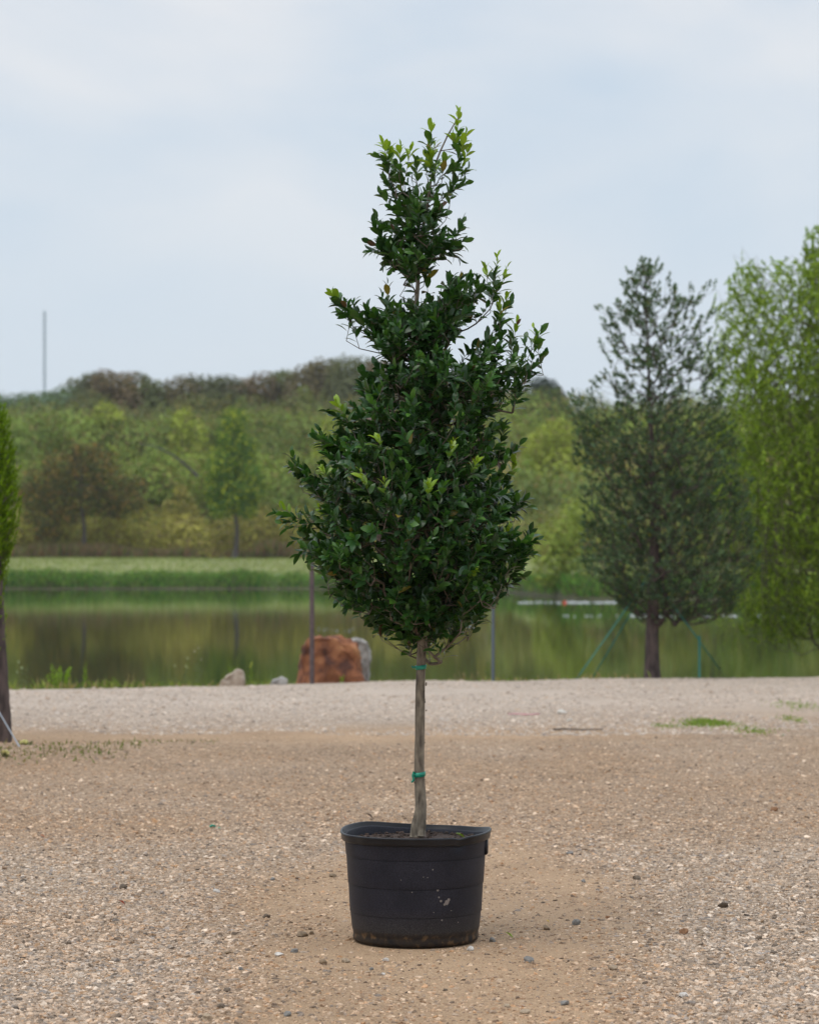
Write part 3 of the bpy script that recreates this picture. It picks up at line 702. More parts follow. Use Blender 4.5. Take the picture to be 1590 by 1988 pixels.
e, lf = leafy_tree('staked_oak', 'dark green conical oak staked with green straps at the pond edge', 'tree',
   [(1266, 1325), (1265, 1250), (1268, 1180), (1270, 1080), (1268, 950), (1262, 800), (1256, 650), (1250, 510)], D0, [.125, .10, .092, .075, .048, .028, .014, .005],
   prof, 3300, (7, 14), .060, .72, oak_cols, M_fol, up=.6, length=(.06, .22), depth=.95, holes=oh, tips=tips, r0=.0022, mtw=M_dbark, bias=.42, dens=([480, 740, 860, 1200], [.5, .55, 1, 1]), clump=(.34, -.04), zbase=-.1, inset=8, wander=.04)
V, F, C = leaf_cloud(*lf[:7]); tag(obj_np('foliage', V, F, M_fol, e, C), kind='stuff')

# weeping willow at the right edge
def wil_cols(P, t, y, br):
    c = np.array([(.24, .34, .045), (.18, .27, .035), (.32, .41, .06), (.12, .18, .03)])[rng.choice(4, len(P), p=[.35, .3, .2, .15])]
    return c * (br * rng.uniform(.8, 1.2, len(P)))[:, None]
prof = [(438, 1560, 1600), (480, 1556, 1760), (515, 1425, 1840), (545, 1392, 1880), (600, 1370, 1900), (700, 1352, 1920), (800, 1350, 1930), (900, 1360, 1930), (1000, 1372, 1930), (1100, 1390, 1930), (1190, 1405, 1930), (1240, 1450, 1920)]
wh = [(1510, 560, 16, 26), (1475, 540, 14, 30), (1545, 640, 14, 22), (1530, 500, 30, 22), (1440, 600, 10, 20), (1580, 600, 10, 26)]
tips = [(1565, 445, 0, -.1, 1), (1580, 460, 0, .2, 1), (1430, 520, 0, -.1, 1), (1455, 520, 0, .1, 1), (1508, 515, 0, 0, 1), (1560, 470, 0, -.3, .8)]
def wdroop(o, f):
    return np.array([o[0] * .35 + rng.normal(0, .22), o[1] * .3, (rng.uniform(-1.0, .7) if f > .18 else rng.uniform(-.4, 1))])
e, lf = leafy_tree('weeping_willow', 'bright green weeping willow at the right edge of the photo', 'tree',
   [(1660, 1330), (1655, 1200), (1640, 1000), (1650, 800), (1635, 640), (1600, 480)], 39.5, [.20, .17, .14, .09, .05, .01],
   prof, 8600, (15, 24), .075, .36, wil_cols, M_fol, length=(.16, .42), depth=.8, droop=wdroop, holes=wh, tips=tips, r0=.0016, bias=.5, clump=(.45, -.10), zbase=-1.2, spread=38, inset=6)
V1, F1, C1 = leaf_cloud(*lf[:7])
# long hanging strands over the water
hs, SL = [], []
for i in range(150):
    px = rng.uniform(1395, 1680); y0 = rng.uniform(1080, 1190); y1 = y0 + rng.uniform(40, 120); y1 = min(y1, 1292); dd = 39.5 + rng.uniform(-1.2, 1.0)
    a = at(px, y0, dd); b = at(px + rng.uniform(-8, 8), y1, dd); d = unit(b - a); L_ = np.linalg.norm(b - a); nl = int(L_ / .028)
    base, P, Dn, Nn, l_, w_, t_ = shoot(b, d, L_, nl, .062, .22, 42, 30); SL.append((P, Dn, Nn, l_, w_, wil_cols(P, t_, 0, np.full(nl, rng.uniform(.7, 1.2))))); hs.append((a, b, .003, .0015))
    hs.append((at(px + rng.uniform(-10, 10), y0 - 160, dd), a, .006, .003))
P, Dn, Nn, l_, w_, C = [np.concatenate(k) for k in zip(*SL)]; V2, F2, C2 = leaf_cloud(P, Dn, Nn, l_, w_, C, 'sm')
V, F, C = join([(V1, F1, C1), (V2, F2, C2)]); tag(obj_np('foliage', V, F, M_fol, e, C), kind='stuff')
V, F = segs_mesh(hs); tag(obj_np('strands', V, F, M_twig, e), kind='stuff')

# bright slim evergreen at the left edge
def cyp_cols(P, t, y, br):
    c = np.array([(.19, .31, .012), (.13, .23, .012), (.25, .38, .02), (.06, .12, .014)])[rng.choice(4, len(P), p=[.35, .3, .2, .15])]
    return c * (br * rng.uniform(.8, 1.2, len(P)))[:, None]
prof = [(700, -34, -26), (760, -66, 4), (800, -78, 20), (850, -88, 30), (900, -95, 40), (950, -98, 46), (1000, -98, 42), (1050, -95, 36), (1100, -84, 20), (1150, -70, 10), (1200, -66, 16), (1260, -60, 14), (1310, -50, 4)]
e, lf = leafy_tree('slim_evergreen', 'bright green narrow evergreen with bare dark trunk at the left edge', 'tree',
   [(2, 1462), (0, 1400), (-4, 1300), (-8, 1200), (-14, 1000), (-24, 850), (-30, 740)], 22.6, [.105, .10, .092, .08, .055, .03, .008],
   prof, 3400, (30, 44), .030, .34, cyp_cols, M_fol, up=1.1, length=(.10, .20), depth=.9, r0=.0015, bias=.5, spread=34, inset=2, zbase=0,
   tips=[(12, 785, 0, .3, 1), (24, 812, 0, .3, 1), (34, 868, 0, .5, 1), (42, 905, 0, .5, .8), (46, 960, 0, .7, .7), (38, 1020, 0, .8, .5), (30, 1050, 0, .6, .4), (14, 1195, 0, .8, .2), (12, 1260, 0, .7, -.1), (6, 1300, 0, .4, -.6), (-2, 1340, 0, .2, -.8)])
V, F, C = leaf_cloud(*lf[:7]); tag(obj_np('foliage', V, F, M_fol, e, C), kind='stuff')
# guy wires of the slim evergreen, straps and stakes of the oak
def cable(name, label, cat, pts, r, m, group=None, sides=6):
    o = add_poly(name, *tube(spline(pts, 8), r, sides), m); return tag(o, label, cat, group)
cable('guy_wire', 'pale guy wire slanting across the dark trunk at the left edge', 'wire', [at(-14, 1360, 22.4), at(14, 1408, 22.1), at(40, 1452, 21.7)], .006, M_wire)
G_ST = 'green guy straps of the staked oak'
def strap(a, b, label, r=.0095):
    cable('guy_strap', label, 'strap', [a, (a + b) / 2 + [0, 0, -.012], b], r, M_strap, G_ST, 5)
tk = lambda y, dd=0: at(1264, y, D0 + dd)
strap(tk(1110, -.1), at(1116, 1322, 35.4), 'outer green strap running from the oak crown down left to the ground')
strap(tk(1120, .1), at(1146, 1322, 37.2), 'inner fainter green strap left of the oak trunk')
strap(tk(1112, -.1), at(1397, 1300, 37.4), 'green strap running down right from the oak past the green stake')
strap(tk(1118, 0), at(1358, 1244, 35.9), 'short green strap from the oak to the top of the green stake')
o = add_poly('stake', *tube([at(1357, 1330, 35.9), at(1357, 1234, 35.9)], .016, 4), M_strap); tag(o, 'upright green steel stake right of the oak trunk', 'stake')

# posts
def post(px, yt, yb, D, w_px, m, label, capm=None, ycap=None):
    r = w_px / 2 * D / FPX; a, b = at(px, yb, D), at(px, yt, D); c0 = np.array([a[0], D, float(gz(a[0], D)) - .1])
    e = empty('post', (a[0], D, float(gz(a[0], D))), label, 'post')
    add_poly('shaft', *tube([c0, b], r, 10), m, e)
    if capm: add_poly('post_cap', *tube([at(px, ycap, D), b + [0, 0, .01]], r * 1.08, 10), capm, e)
    else: add_poly('post_cap', *tube([b, b + [0, 0, .02]], r * 1.15, 10), m, e)
post(606, 1072, 1324, 33.9, 9.5, M_rust, 'plain brown metal post standing in front of the red boulder')
post(957, 1128, 1316, 35.9, 6.5, M_post2, 'thin dark post with pale top at the pond edge right of the potted tree', M_pale, 1166)

# boulders
def boulder(name, label, cat, c, dims, seed, m, cut=7, rot=0, sub=3, amt=.3, rough_=.06):
    V = {2: IV2, 3: IV3}[sub]; V = rock_shape(V, seed, amt, cut)
    nn = np.array([mnoise.fractal(Vector(q * 2.2) + Vector((seed, 0, 0)), 1, 2, 5) for q in V]); V = V * (1 + rough_ * nn)[:, None]
    V = V / np.abs(V).max(0) * np.array(dims) / 2
    o = obj_np(name, V, {2: IF2, 3: IF3}[sub], m, smooth=False); o.location = tuple(float(k) for k in c); o.rotation_euler = (0, 0, rot)
    return tag(o, label, cat)
M_rock, rr_ = noisy(mat('red_sandstone', rough=.9), (.09, .036, .024), (.36, .155, .068), 3.6, lo=.38, hi=.62, bump=.9, bscale=9, dist=.03)
el = rr_.color_ramp.elements.new(.5); el.color = (.25, .092, .040, 1); el = rr_.color_ramp.elements.new(.75); el.color = (.27, .145, .05, 1)
M_pale_stone, _ = noisy(mat('pale_stone', rough=.9), (.20, .185, .165), (.42, .40, .37), 9, lo=.4, hi=.6, bump=.8, dist=.02)
M_tanr, _ = noisy(mat('tan_limestone', rough=.9), (.30, .23, .17), (.50, .42, .34), 12, bump=.7, dist=.01)
IV4, IF4 = ico(5)
def block(name, label, cat, D, out, th, m, seed=0, amp=.03):
    """angular rock: an outline (px) given real thickness, subdivided and worn"""
    import bmesh
    P = np.array([at(a, b, D) for a, b in out]); c = P.mean(0); bm = bmesh.new()
    r = np.random.default_rng(seed)
    f1 = [bm.verts.new(tuple(c + (q - c) * [.90, 1, .93] + [0, -th / 2 + r.uniform(-.03, .03), 0])) for q in P]
    fm = [bm.verts.new(tuple(c + (q - c) * 1.0 + [0, r.uniform(-.06, .02), 0])) for q in P]
    f2 = [bm.verts.new(tuple(c + (q - c) * [.88, 1, .90] + [0, th / 2, 0])) for q in P]
    n = len(P)
    for A, B in ((f1, fm), (fm, f2)):
        for i in range(n): bm.faces.new((A[i], A[(i + 1) % n], B[(i + 1) % n], B[i]))
    bm.faces.new(f1[::-1]); bm.faces.new(f2); bmesh.ops.triangulate(bm, faces=bm.faces)
    bmesh.ops.subdivide_edges(bm, edges=bm.edges, cuts=5, use_grid_fill=True); bmesh.ops.recalc_face_normals(bm, faces=bm.faces)
    for q in bm.verts:
        v = q.co; k = mnoise.fractal(Vector(v) * 3.2 + Vector((seed * 7, 0, 0)), 1, 2, 5) * amp + mnoise.fractal(Vector(v) * 11, 1, 2, 3) * amp * .35
        q.co = v + q.normal * k
    for q in bm.verts: q.co -= Vector(c)
    bm.normal_update(); me = bpy.data.meshes.new(name); bm.to_mesh(me); bm.free(); me.materials.append(m)
    o = bpy.data.objects.new(name, me); COL.objects.link(o); o.location = tuple(float(k) for k in c); return tag(o, label, cat)
block('boulder', 'large rust-red sandstone boulder behind the brown post at the pond edge', 'boulder', 35.2,
      [(580, 1345), (581, 1272), (585, 1252), (598, 1239), (622, 1236), (645, 1239), (672, 1244), (692, 1252), (702, 1275), (708, 1300), (712, 1345)], .55, M_rock, 3, .075)
block('boulder', 'pale grey right face of the red boulder, built as a separate block', 'boulder', 35.55,
      [(668, 1345), (664, 1242), (690, 1241), (713, 1246), (718, 1262), (717, 1290), (715, 1345)], .4, M_pale_stone, 5, .05)  # the boulder's pale face, made as its own block
block('rock', 'tan rock with a white upright tip at the pond edge left of the red boulder', 'rock', 33.6,
      [(424, 1345), (430, 1322), (444, 1312), (458, 1304), (462, 1300), (472, 1303), (475, 1318), (475, 1345)], .25, M_tanr, 8, .03)
block('rock', 'low pale rock just left of the red boulder', 'rock', 33.9, [(520, 1345), (530, 1322), (546, 1315), (558, 1318), (562, 1345)], .25, M_pale_stone, 9, .03)

# weeds at the pond edge
def weed(px, yt, yb, D, wpx, n, col, label, group='weeds along the pond edge', ln=.05, name='weed', ratio=.4, stems=5, flower=None):
    c = at(px, yb, D); zb = float(gz(c[0], D)); e = empty(name, (c[0], D, zb), label, 'weed', group); top = at(px, yt, D)[2]; W = wpx / 2 * D / FPX
    sg, LF = [], []
    for s in range(stems):
        tpt = np.array([c[0] + rng.uniform(-W, W), D + rng.uniform(-W, W) * .6, zb + (top - zb) * (1 if s == 0 else rng.uniform(.65, .97))]); b0 = np.array([c[0] + (tpt[0] - c[0]) * .3, D, zb - .02])
        d = tpt - b0; L_ = np.linalg.norm(d); base, P, Dn, Nn, l_, w_, t_ = shoot(tpt, d, L_, n, ln, ratio, 60, 30)
        LF.append((P, Dn, Nn, l_, w_)); sg.append((b0, tpt, .003, .0015))
    P, Dn, Nn, l_, w_ = [np.concatenate(k) for k in zip(*LF)]
    C = np.array(col) * rng.uniform(.7, 1.3, (len(P), 1)); V, F, C = leaf_cloud(P, Dn, Nn, l_, w_, C, 'sm'); obj_np('leaves', V, F, M_grass, e, C)
    V, F = segs_mesh(sg, 4); obj_np('stems', V, F, M_grass, e, np.tile(np.array(col) * .8, (len(V), 1)))
    if flower is not None:
        mf = mat('flower_head', flower, .8)
        for s in sg[:4]:
            obj_np('flower_head', rock_shape(IV, int(rng.integers(99)), .6, 6) * [.016, .016, .020] * rng.uniform(.7, 1.2) + np.array(s[1]), IF, mf, e, smooth=False)
    return e
YGn = (.22, .33, .04); PG = (.16, .20, .09)
weed(112, 1293, 1345, 33.4, 48, 26, YGn, 'largest bright green leafy weed at the pond edge near the slim evergreen', ln=.07, stems=12)
weed(163, 1290, 1345, 33.6, 14, 22, YGn, 'thin tall green weed right of the largest leafy weed', stems=4)
weed(212, 1314, 1345, 33.6, 24, 16, YGn, 'short bright green weed left of the tan dry stalks', stems=6)
weed(254, 1306, 1345, 33.7, 14, 14, (.30, .22, .12), 'tan dry seed stalks at the pond edge', stems=5, ln=.04)
weed(383, 1258, 1345, 34.3, 16, 14, PG, 'tallest pale weed with whitish flower tips left of the tan rock', stems=3, flower=(.45, .42, .25))
weed(488, 1288, 1345, 34.4, 8, 20, YGn, 'single yellow-tipped weed stem right of the tan rock', stems=2, flower=(.40, .42, .06))
weed(449, 1290, 1345, 34.4, 14, 14, YGn, 'small green weed just behind the tan rock', stems=3)
weed(355, 1278, 1345, 34.2, 30, 10, PG, 'sparse pale green weed left of the tallest pale weed', stems=4, flower=(.35, .38, .15))
weed(45, 1285, 1345, 33.3, 34, 14, PG, 'faint pale green weed right beside the slim evergreen trunk', stems=6, flower=(.35, .42, .2))
weed(343, 1305, 1345, 34.0, 60, 9, (.10, .15, .05), 'low dull weed between the dry stalks and the tan rock', stems=6)
weed(532, 1290, 1345, 34.4, 34, 10, (.12, .18, .05), 'thin weed behind the low pale rock', stems=3)
weed(662, 1312, 1335, 34.6, 12, 14, YGn, 'tiny green weed at the foot of the red boulder', stems=4, ln=.035)
weed(905, 1304, 1330, 35.6, 50, 12, (.34, .24, .14), 'low tan dry weed at the pond edge right of the potted tree trunk', stems=9, ln=.04)
weed(946, 1286, 1330, 35.7, 12, 18, (.12, .19, .04), 'thin green weed beside the thin dark post', stems=3)
weed(1180, 1316, 1330, 36.1, 90, 6, (.10, .15, .03), 'low green growth at the foot of the oak straps', stems=14, ln=.035)
weed(1440, 1240, 1325, 38.5, 40, 14, (.16, .19, .04), 'tall yellow-green weed under the willow strands', stems=6)
# yellow flowering weeds at the foot of the slim evergreen
weed(52, 1440, 1470, 21.9, 26, 14, (.10, .14, .03), 'pale yellow flowering weed right of the dark trunk at the left edge', 'flowering weeds by the left trunk', stems=7, ln=.035, flower=(.65, .60, .22))
weed(15, 1458, 1482, 21.0, 26, 14, (.10, .13, .03), 'pale yellow flowering weed in front of the dark trunk at the left edge', 'flowering weeds by the left trunk', stems=7, ln=.035, flower=(.65, .58, .22))
tt_ = tufts(520, (-3.9, -2.3), lambda X, n: 21.0 + (X + 3.6) * .5 + rng.normal(0, .55, n) * (.3 + fbm(X * 4, X * 0, 3)), .065, .012, [(.13, .17, .04), (.20, .17, .07), (.10, .13, .03)], gz, .8)
t2_ = tufts(260, (-2.6, -1.7), lambda X, n: 22.6 + rng.normal(0, .3, n), .04, .012, [(.13, .17, .04), (.20, .17, .07)], gz, .8)
t3_ = tufts(420, (-5.6, -1.6), lambda X, n: crest(X) + .25 + np.abs(rng.normal(.3, .35, n)), .14, .022, [(.16, .22, .04), (.22, .26, .06), (.30, .23, .12), (.12, .17, .04)], lambda X, Y: gz(X, Y) + .01, .5, hv=1)
t4_ = tufts(160, (-.5, 3.4), lambda X, n: crest(X) + np.abs(rng.normal(.3, .3, n)), .12, .02, [(.16, .20, .05), (.30, .23, .12), (.12, .17, .04)], lambda X, Y: gz(X, Y) + .01, .5, hv=1)
V, F, C = join([tt_, t2_, t3_, t4_]); tag(obj_np('weeds', V, F, M_grass, col=C), kind='stuff')
# grass patches on the drive
def patch(px0, px1, py, spread_, n, h):
    D = gd(py); x0, x1 = at(px0, 0, D)[0], at(px1, 0, D)[0]
    m_, s_ = (x0 + x1) / 2, (x1 - x0) / 4
    X = rng.normal(m_, s_, n); Y = D + rng.normal(0, spread_, n)
    X0 = (X, Y)
    d = np.stack([rng.normal(0, .9, n), rng.normal(0, .9, n), np.ones(n)], -1)
    nr = np.stack([rng.normal(0, .5, n), -np.ones(n), rng.normal(0, .3, n) + .5], -1)
    c = np.array([(.17, .27, .04), (.20, .30, .05), (.13, .21, .035), (.25, .27, .08)])[rng.integers(0, 4, n)] * rng.uniform(.8, 1.2, (n, 1))
    return leaf_cloud(np.stack([X, Y, gz(X, Y) - .005], -1), d, nr, h * rng.uniform(.4, 1.2, n), np.full(n, .010), c, 'sm')
V, F, C = join([patch(1335, 1412, 1403, .22, 900, .05), patch(1290, 1440, 1406, .35, 500, .03), patch(1262, 1320, 1408, .2, 150, .03), patch(1425, 1500, 1418, .3, 220, .035), patch(1515, 1560, 1396, .3, 120, .045), patch(1500, 1600, 1372, .5, 160, .045)])
tag(obj_np('grass', V, F, M_grass, col=C), kind='stuff')

# ------------------------------------------------------------------ nursery pot
PX_, PY_ = at(807, 0, 11.0)[0], 11.0
M_pot = bpy.data.materials.new('black_plastic'); M_pot.use_nodes = True; t = M_pot.node_tree; p = t.nodes['Principled BSDF']; l = t.links.new
tcn = N(t, 'ShaderNodeTexCoord')
v1 = vor(95); n1 = nois(7, 6); n2 = nois(320, 3)
spk = ramp(v1.outputs['Distance'], [(.0, (1, 1, 1)), (.07, (1, 1, 1)), (.13, (0, 0, 0))])
scs = N(t, 'ShaderNodeSeparateColor'); l(v1.outputs['Color'], scs.inputs[0])
sel = ramp(scs.outputs[1], [(.86, (0, 0, 0)), (.9, (.3, .3, .3))])
spk2 = mx(1.0, spk.outputs[0], sel.outputs[0], 'MULTIPLY')
grain = ramp(nois(260, 2).outputs['Fac'], [(.35, (.55, .55, .55)), (.72, (2.3, 2.2, 2.1))])
dust = ramp(n1.outputs['Fac'], [(.35, (.0068, .0074, .0135)), (.7, (.0145, .0145, .0225))])
sz_ = N(t, 'ShaderNodeSeparateXYZ'); l(tcn.outputs['Object'], sz_.inputs[0])
lowf = N(t, 'ShaderNodeMapRange'); lowf.inputs['From Min'].default_value = .17; lowf.inputs['From Max'].default_value = .06
l(sz_.outputs['Z'], lowf.inputs['Value'])
lowd = ramp(n2.outputs['Fac'], [(.3, (.013, .0125, .0145)), (.7, (.034, .031, .031))])
c = mx(lowf.outputs[0], dust.outputs[0], lowd.outputs[0])
c = mx(1.0, c, grain.outputs[0], 'MULTIPLY')
mudf = N(t, 'ShaderNodeMapRange'); mudf.inputs['From Min'].default_value = .068; mudf.inputs['From Max'].default_value = .045
l(sz_.outputs['Z'], mudf.inputs['Value'])
mudn = ramp(nois(34, 8).outputs['Fac'], [(.36, (.008, .007, .008)), (.55, (.028, .018, .011)), (.66, (.11, .062, .028))])
c = mx(mudf.outputs[0], c, mudn.outputs[0]); c = mx(spk2, c, (.16, .15, .14, 1)) if False else c
mm = N(t, 'ShaderNodeMixRGB'); l(spk2, mm.inputs[0]); l(c, mm.inputs[1]); mm.inputs[2].default_value = (.13, .12, .115, 1)
l(mm.outputs[0], p.inputs['Base Color'])
rr_ = N(t, 'ShaderNodeMapRange'); l(n1.outputs['Fac'], rr_.inputs['Value']); rr_.inputs['To Min'].default_value = .42; rr_.inputs['To Max'].default_value = .62
l(rr_.outputs[0], p.inputs['Roughness']); p.inputs['Specular IOR Level'].default_value = .3
bb = N(t, 'ShaderNodeBump'); bb.inputs['Strength'].default_value = .25; bb.inputs['Distance'].default_value = .003; l(n2.outputs['Fac'], bb.inputs['Height']); l(bb.outputs[0], p.inputs['Normal'])
M_rim, _ = noisy(mat('rim_plastic', rough=.36, Specular_IOR_Level=.35), (.006, .0065, .009), (.012, .013, .017), 12, bump=.2, bscale=30, dist=.003)

def lathe(prof_, seg=128, warp=None):
    prof_ = np.array(prof_); n = len(prof_); a = np.arange(seg) * 2 * math.pi / seg
    V = np.zeros((n, seg, 3))
    for i, (r, z) in enumerate(prof_):
        rr = np.full(seg, r); zz = np.full(seg, z)
        if warp: rr, zz = warp(a, rr, zz)
        V[i] = np.stack([rr * np.cos(a), rr * np.sin(a), zz], -1)
    j = np.arange(seg); k = (j + 1) % seg
    F = np.concatenate([np.stack([i * seg + j, i * seg + k, (i + 1) * seg + k, (i + 1) * seg + j], -1) for i in range(n - 1)])
    return V.reshape(-1, 3), F
def adist(a, c): return np.abs((a - c + math.pi) % (2 * math.pi) - math.pi)
def warp(a, r, z):
    h = np.clip(z / .47, 0, 1.05); sq = (np.abs(np.cos(a)) ** 2.35 + np.abs(np.sin(a)) ** 2.35) ** (-1 / 2.35)
    r = r * (1 + (sq - 1) * h ** 2 * .7)
    r = r * (1 + .006 * np.sin(2 * a + .5) + .004 * np.sin(5 * a + 1) * h)
    hi = smooth01(h, .86, .97)
    r = r - .014 * np.exp(-(adist(a, R(-54)) / .10) ** 2) * hi - .007 * np.exp(-(adist(a, R(-140)) / .13) ** 2) * hi
    z = z - .009 * np.exp(-(adist(a, R(-54)) / .09) ** 2) * hi + (.006 * np.sin(a * 2 + 2.2) + .004 * np.sin(3 * a + 1)) * hi - .006 * np.exp(-(adist(a, R(35)) / .3) ** 2) * hi + .005 * np.exp(-(adist(a, R(130)) / .25) ** 2) * hi
    return r, z
pot = empty('plant_pot', (PX_, PY_, 0), 'large dusty black plastic nursery pot holding the young tree', 'plant pot')
def pl(name, vf, m, smooth=True):
    V, F = vf; V = V + [PX_, PY_, 0]; return obj_np(name, V, F, m, pot, smooth=smooth)
def band(ra, za, rb, zb_):                # one smooth band of the wall with crisp ends
    return [(ra, za), (ra + (rb - ra) * .02, za + .0006)] + [(ra + (rb - ra) * q, za + (zb_ - za) * q) for q in (.3, .65)] + [(rb, zb_ - .0006), (rb, zb_)]
body = [(.0, .004), (.255, .004), (.266, .010), (.2695, .022), (.2665, .034), (.2690, .048), (.2725, .060)]
for ra, za, rb, zb_ in ((.2735, .064, .2800, .1300), (.2822, .1318, .2885, .2510), (.2906, .2528, .2978, .3725), (.2998, .3743, .3050, .4380)):
    body += band(ra, za, rb, zb_) + [(rb - .0012, zb_ + .0003), (rb - .0012, zb_ + .0013)]
body += [(.3065, .452), (.303, .458), (.2985, .452), (.2955, .42), (.292, .36), (.0, .352)]
w_ = pl('pot_wall', lathe(body, 160, warp), M_pot)
w_.data.materials[0] = M_pot
rimp = [(.3068, .438), (.3150, .4385), (.3185, .442), (.3200, .452), (.3215, .462), (.3235, .4665), (.3240, .471), (.3215, .4745), (.3165, .4745), (.3135, .470), (.3120, .462), (.3055, .456), (.3040, .445), (.3068, .438)]
pl('rim', lathe(rimp, 160, warp), M_rim)
import bmesh
def box(c, s, rot=0, bev=.002):
    bm = bmesh.new(); bmesh.ops.create_cube(bm, size=1); bmesh.ops.scale(bm, verts=bm.verts, vec=s)
    bmesh.ops.bevel(bm, geom=bm.edges, offset=bev, segments=2, affect='EDGES'); bmesh.ops.rotate(bm, verts=bm.verts, matrix=Matrix.Rotation(rot, 3, 'Z')); bmesh.ops.translate(bm, verts=bm.verts, vec=c)
    V = [v.co[:] for v in bm.verts]; F = [[v.index for v in f.verts] for f in bm.faces]; bm.free(); return np.array(V), F
for ang_ in (-6,):
    a = R(ang_); V, F = box((PX_ + .3045 * math.cos(a), PY_ + .309 * math.sin(a), .408), (.012, .075, .066), a); add_poly('handle_tab', V, F, M_rim, pot)
# potting soil with crumbs
xs_ = np.linspace(0, .289, 22); an = np.arange(72) * 2 * math.pi / 72
V = np.array([(r * math.cos(a), r * math.sin(a), .432 + .012 * (fbm(np.array(r * math.cos(a) * 14 + 5), np.array(r * math.sin(a) * 14), 2) - .5) + .016 * math.exp(-(r / .06) ** 2)) for r in xs_ for a in an])
j = np.arange(72); k = (j + 1) % 72; F = np.concatenate([np.stack([i * 72 + j, i * 72 + k, (i + 1) * 72 + k, (i + 1) * 72 + j], -1) for i in range(21)])
M_soil, _ = noisy(mat('potting_soil', rough=.95), (.03, .02, .015), (.12, .075, .055), 60, bump=1, dist=.01)
pl('soil', (V, F), M_soil)
ps = []
for i in range(260):
    r = .28 * rng.random() ** .5; a = rng.uniform(0, 6.28); s = rng.uniform(.004, .013)
    ps.append((rock_shape(IV, i) * [s, s * .7, s * .5] + [r * math.cos(a) + PX_, r * math.sin(a) + PY_, .437 + rng.uniform(0, .004)], IF))
cr_ = obj_np('soil_crumbs', *join(ps), M_soil, pot, smooth=False); tag(cr_, kind='stuff')
# scuffs on the wall, flat chips of pale dirt 1 mm proud
ps = []
for (px, py, s) in ((868, 1753, 6), (863, 1757, 3), (871, 1749, 4), (856, 1750, 3), (850, 1728, 3), (852, 1743, 2.2), (822, 1702, 1.6), (830, 1703, 1.5), (779, 1708, 2.0), (840, 1688, 1.6), (876, 1770, 1.6), (842, 1772, 1.8), (858, 1788, 1.8), (800, 1732, 1.4), (890, 1795, 1.5)):
    z = CAM_H - (py - HOR) * 10.72 / FPX; rr = float(np.interp(z, [.064, .13, .25, .372, .438], [.2735, .281, .289, .298, .305]))
    x = (px - CX) / FPX * 10.72 - PX_; a = -math.acos(np.clip(x / rr, -1, 1)); r_w, _z = warp(np.array([a % (2 * math.pi)]), np.array([rr]), np.array([z])); rr = float(r_w[0]) + .0002
    q = rock_shape(IV, int(px)) * [s * .0021, .0010, s * .0024]; ca, sa = math.cos(a + math.pi / 2), math.sin(a + math.pi / 2)
    q = np.stack([q[:, 0] * ca - q[:, 1] * sa, q[:, 0] * sa + q[:, 1] * ca, q[:, 2]], -1); ps.append((q + [rr * math.cos(a) + PX_, rr * math.sin(a) + PY_, z], IF))
obj_np('mud_flecks', *join(ps), mat('dried_mud', (.20, .17, .15), .9), pot, smooth=False)['kind'] = 'stuff'

# ------------------------------------------------------------------ the potted tree
DT = 11.0
stem_px = [(813, 1622), (815, 1590), (817, 1560), (815, 1525), (814, 1480), (815, 1420), (816, 1330), (819, 1240), (816, 1150), (812, 1000), (812, 850), (812, 700), (808, 600), (811, 560), (812, 500), (820, 450), (829, 400), (841, 330), (868, 265), (890, 228)]
rad_px = [14, 12.5, 11, 10.5, 10, 9.6, 9.2, 9, 8.6, 7.6, 6.6, 5.4, 4.4, 4.1, 3.6, 3.0, 2.6, 2.0, 1.5, 1.0]
prof = [(262, 866, 905), (290, 752, 912), (310, 742, 912), (350, 745, 908), (400, 748, 888), (425, 742, 880), (436, 728, 895), (460, 716, 903), (500, 718, 898), (525, 742, 872), (545, 790, 960), (575, 738, 960), (600, 700, 945), (650, 690, 940),
        (690, 686, 1040), (720, 680, 1038), (760, 678, 1030), (800, 648, 1012), (850, 610, 1002), (900, 585, 1005), (950, 582, 1012), (980, 580, 1028), (1000, 562, 1034), (1040, 562, 1040), (1080, 570, 1042), (1100, 592, 1038), (1120, 618, 1030), (1150, 636, 992), (1180, 664, 968), (1205, 702, 942), (1224, 722, 908)]
holes = [(893, 687, 34, 30), (785, 553, 76, 40), (790, 425, 12, 14), (850, 470, 8, 12), (770, 480, 8, 10), (905, 640, 8, 12), (745, 740, 8, 10), (955, 700, 10, 14), (1000, 740, 10, 12), (935, 770, 9, 10), (790, 640, 10, 10), (720, 690, 10, 10), (700, 580, 36, 42), (845, 545, 30, 24), (985, 640, 22, 30), (955, 600, 14, 36), (757, 418, 34, 9), (900, 405, 16, 24), (880, 515, 34, 12), (1010, 850, 20, 26), (640, 1120, 30, 12), (915, 1215, 14, 16), (775, 1195, 12, 8), (1025, 1095, 22, 14), (870, 436, 16, 6), (835, 425, 12, 5)]
Yg = True
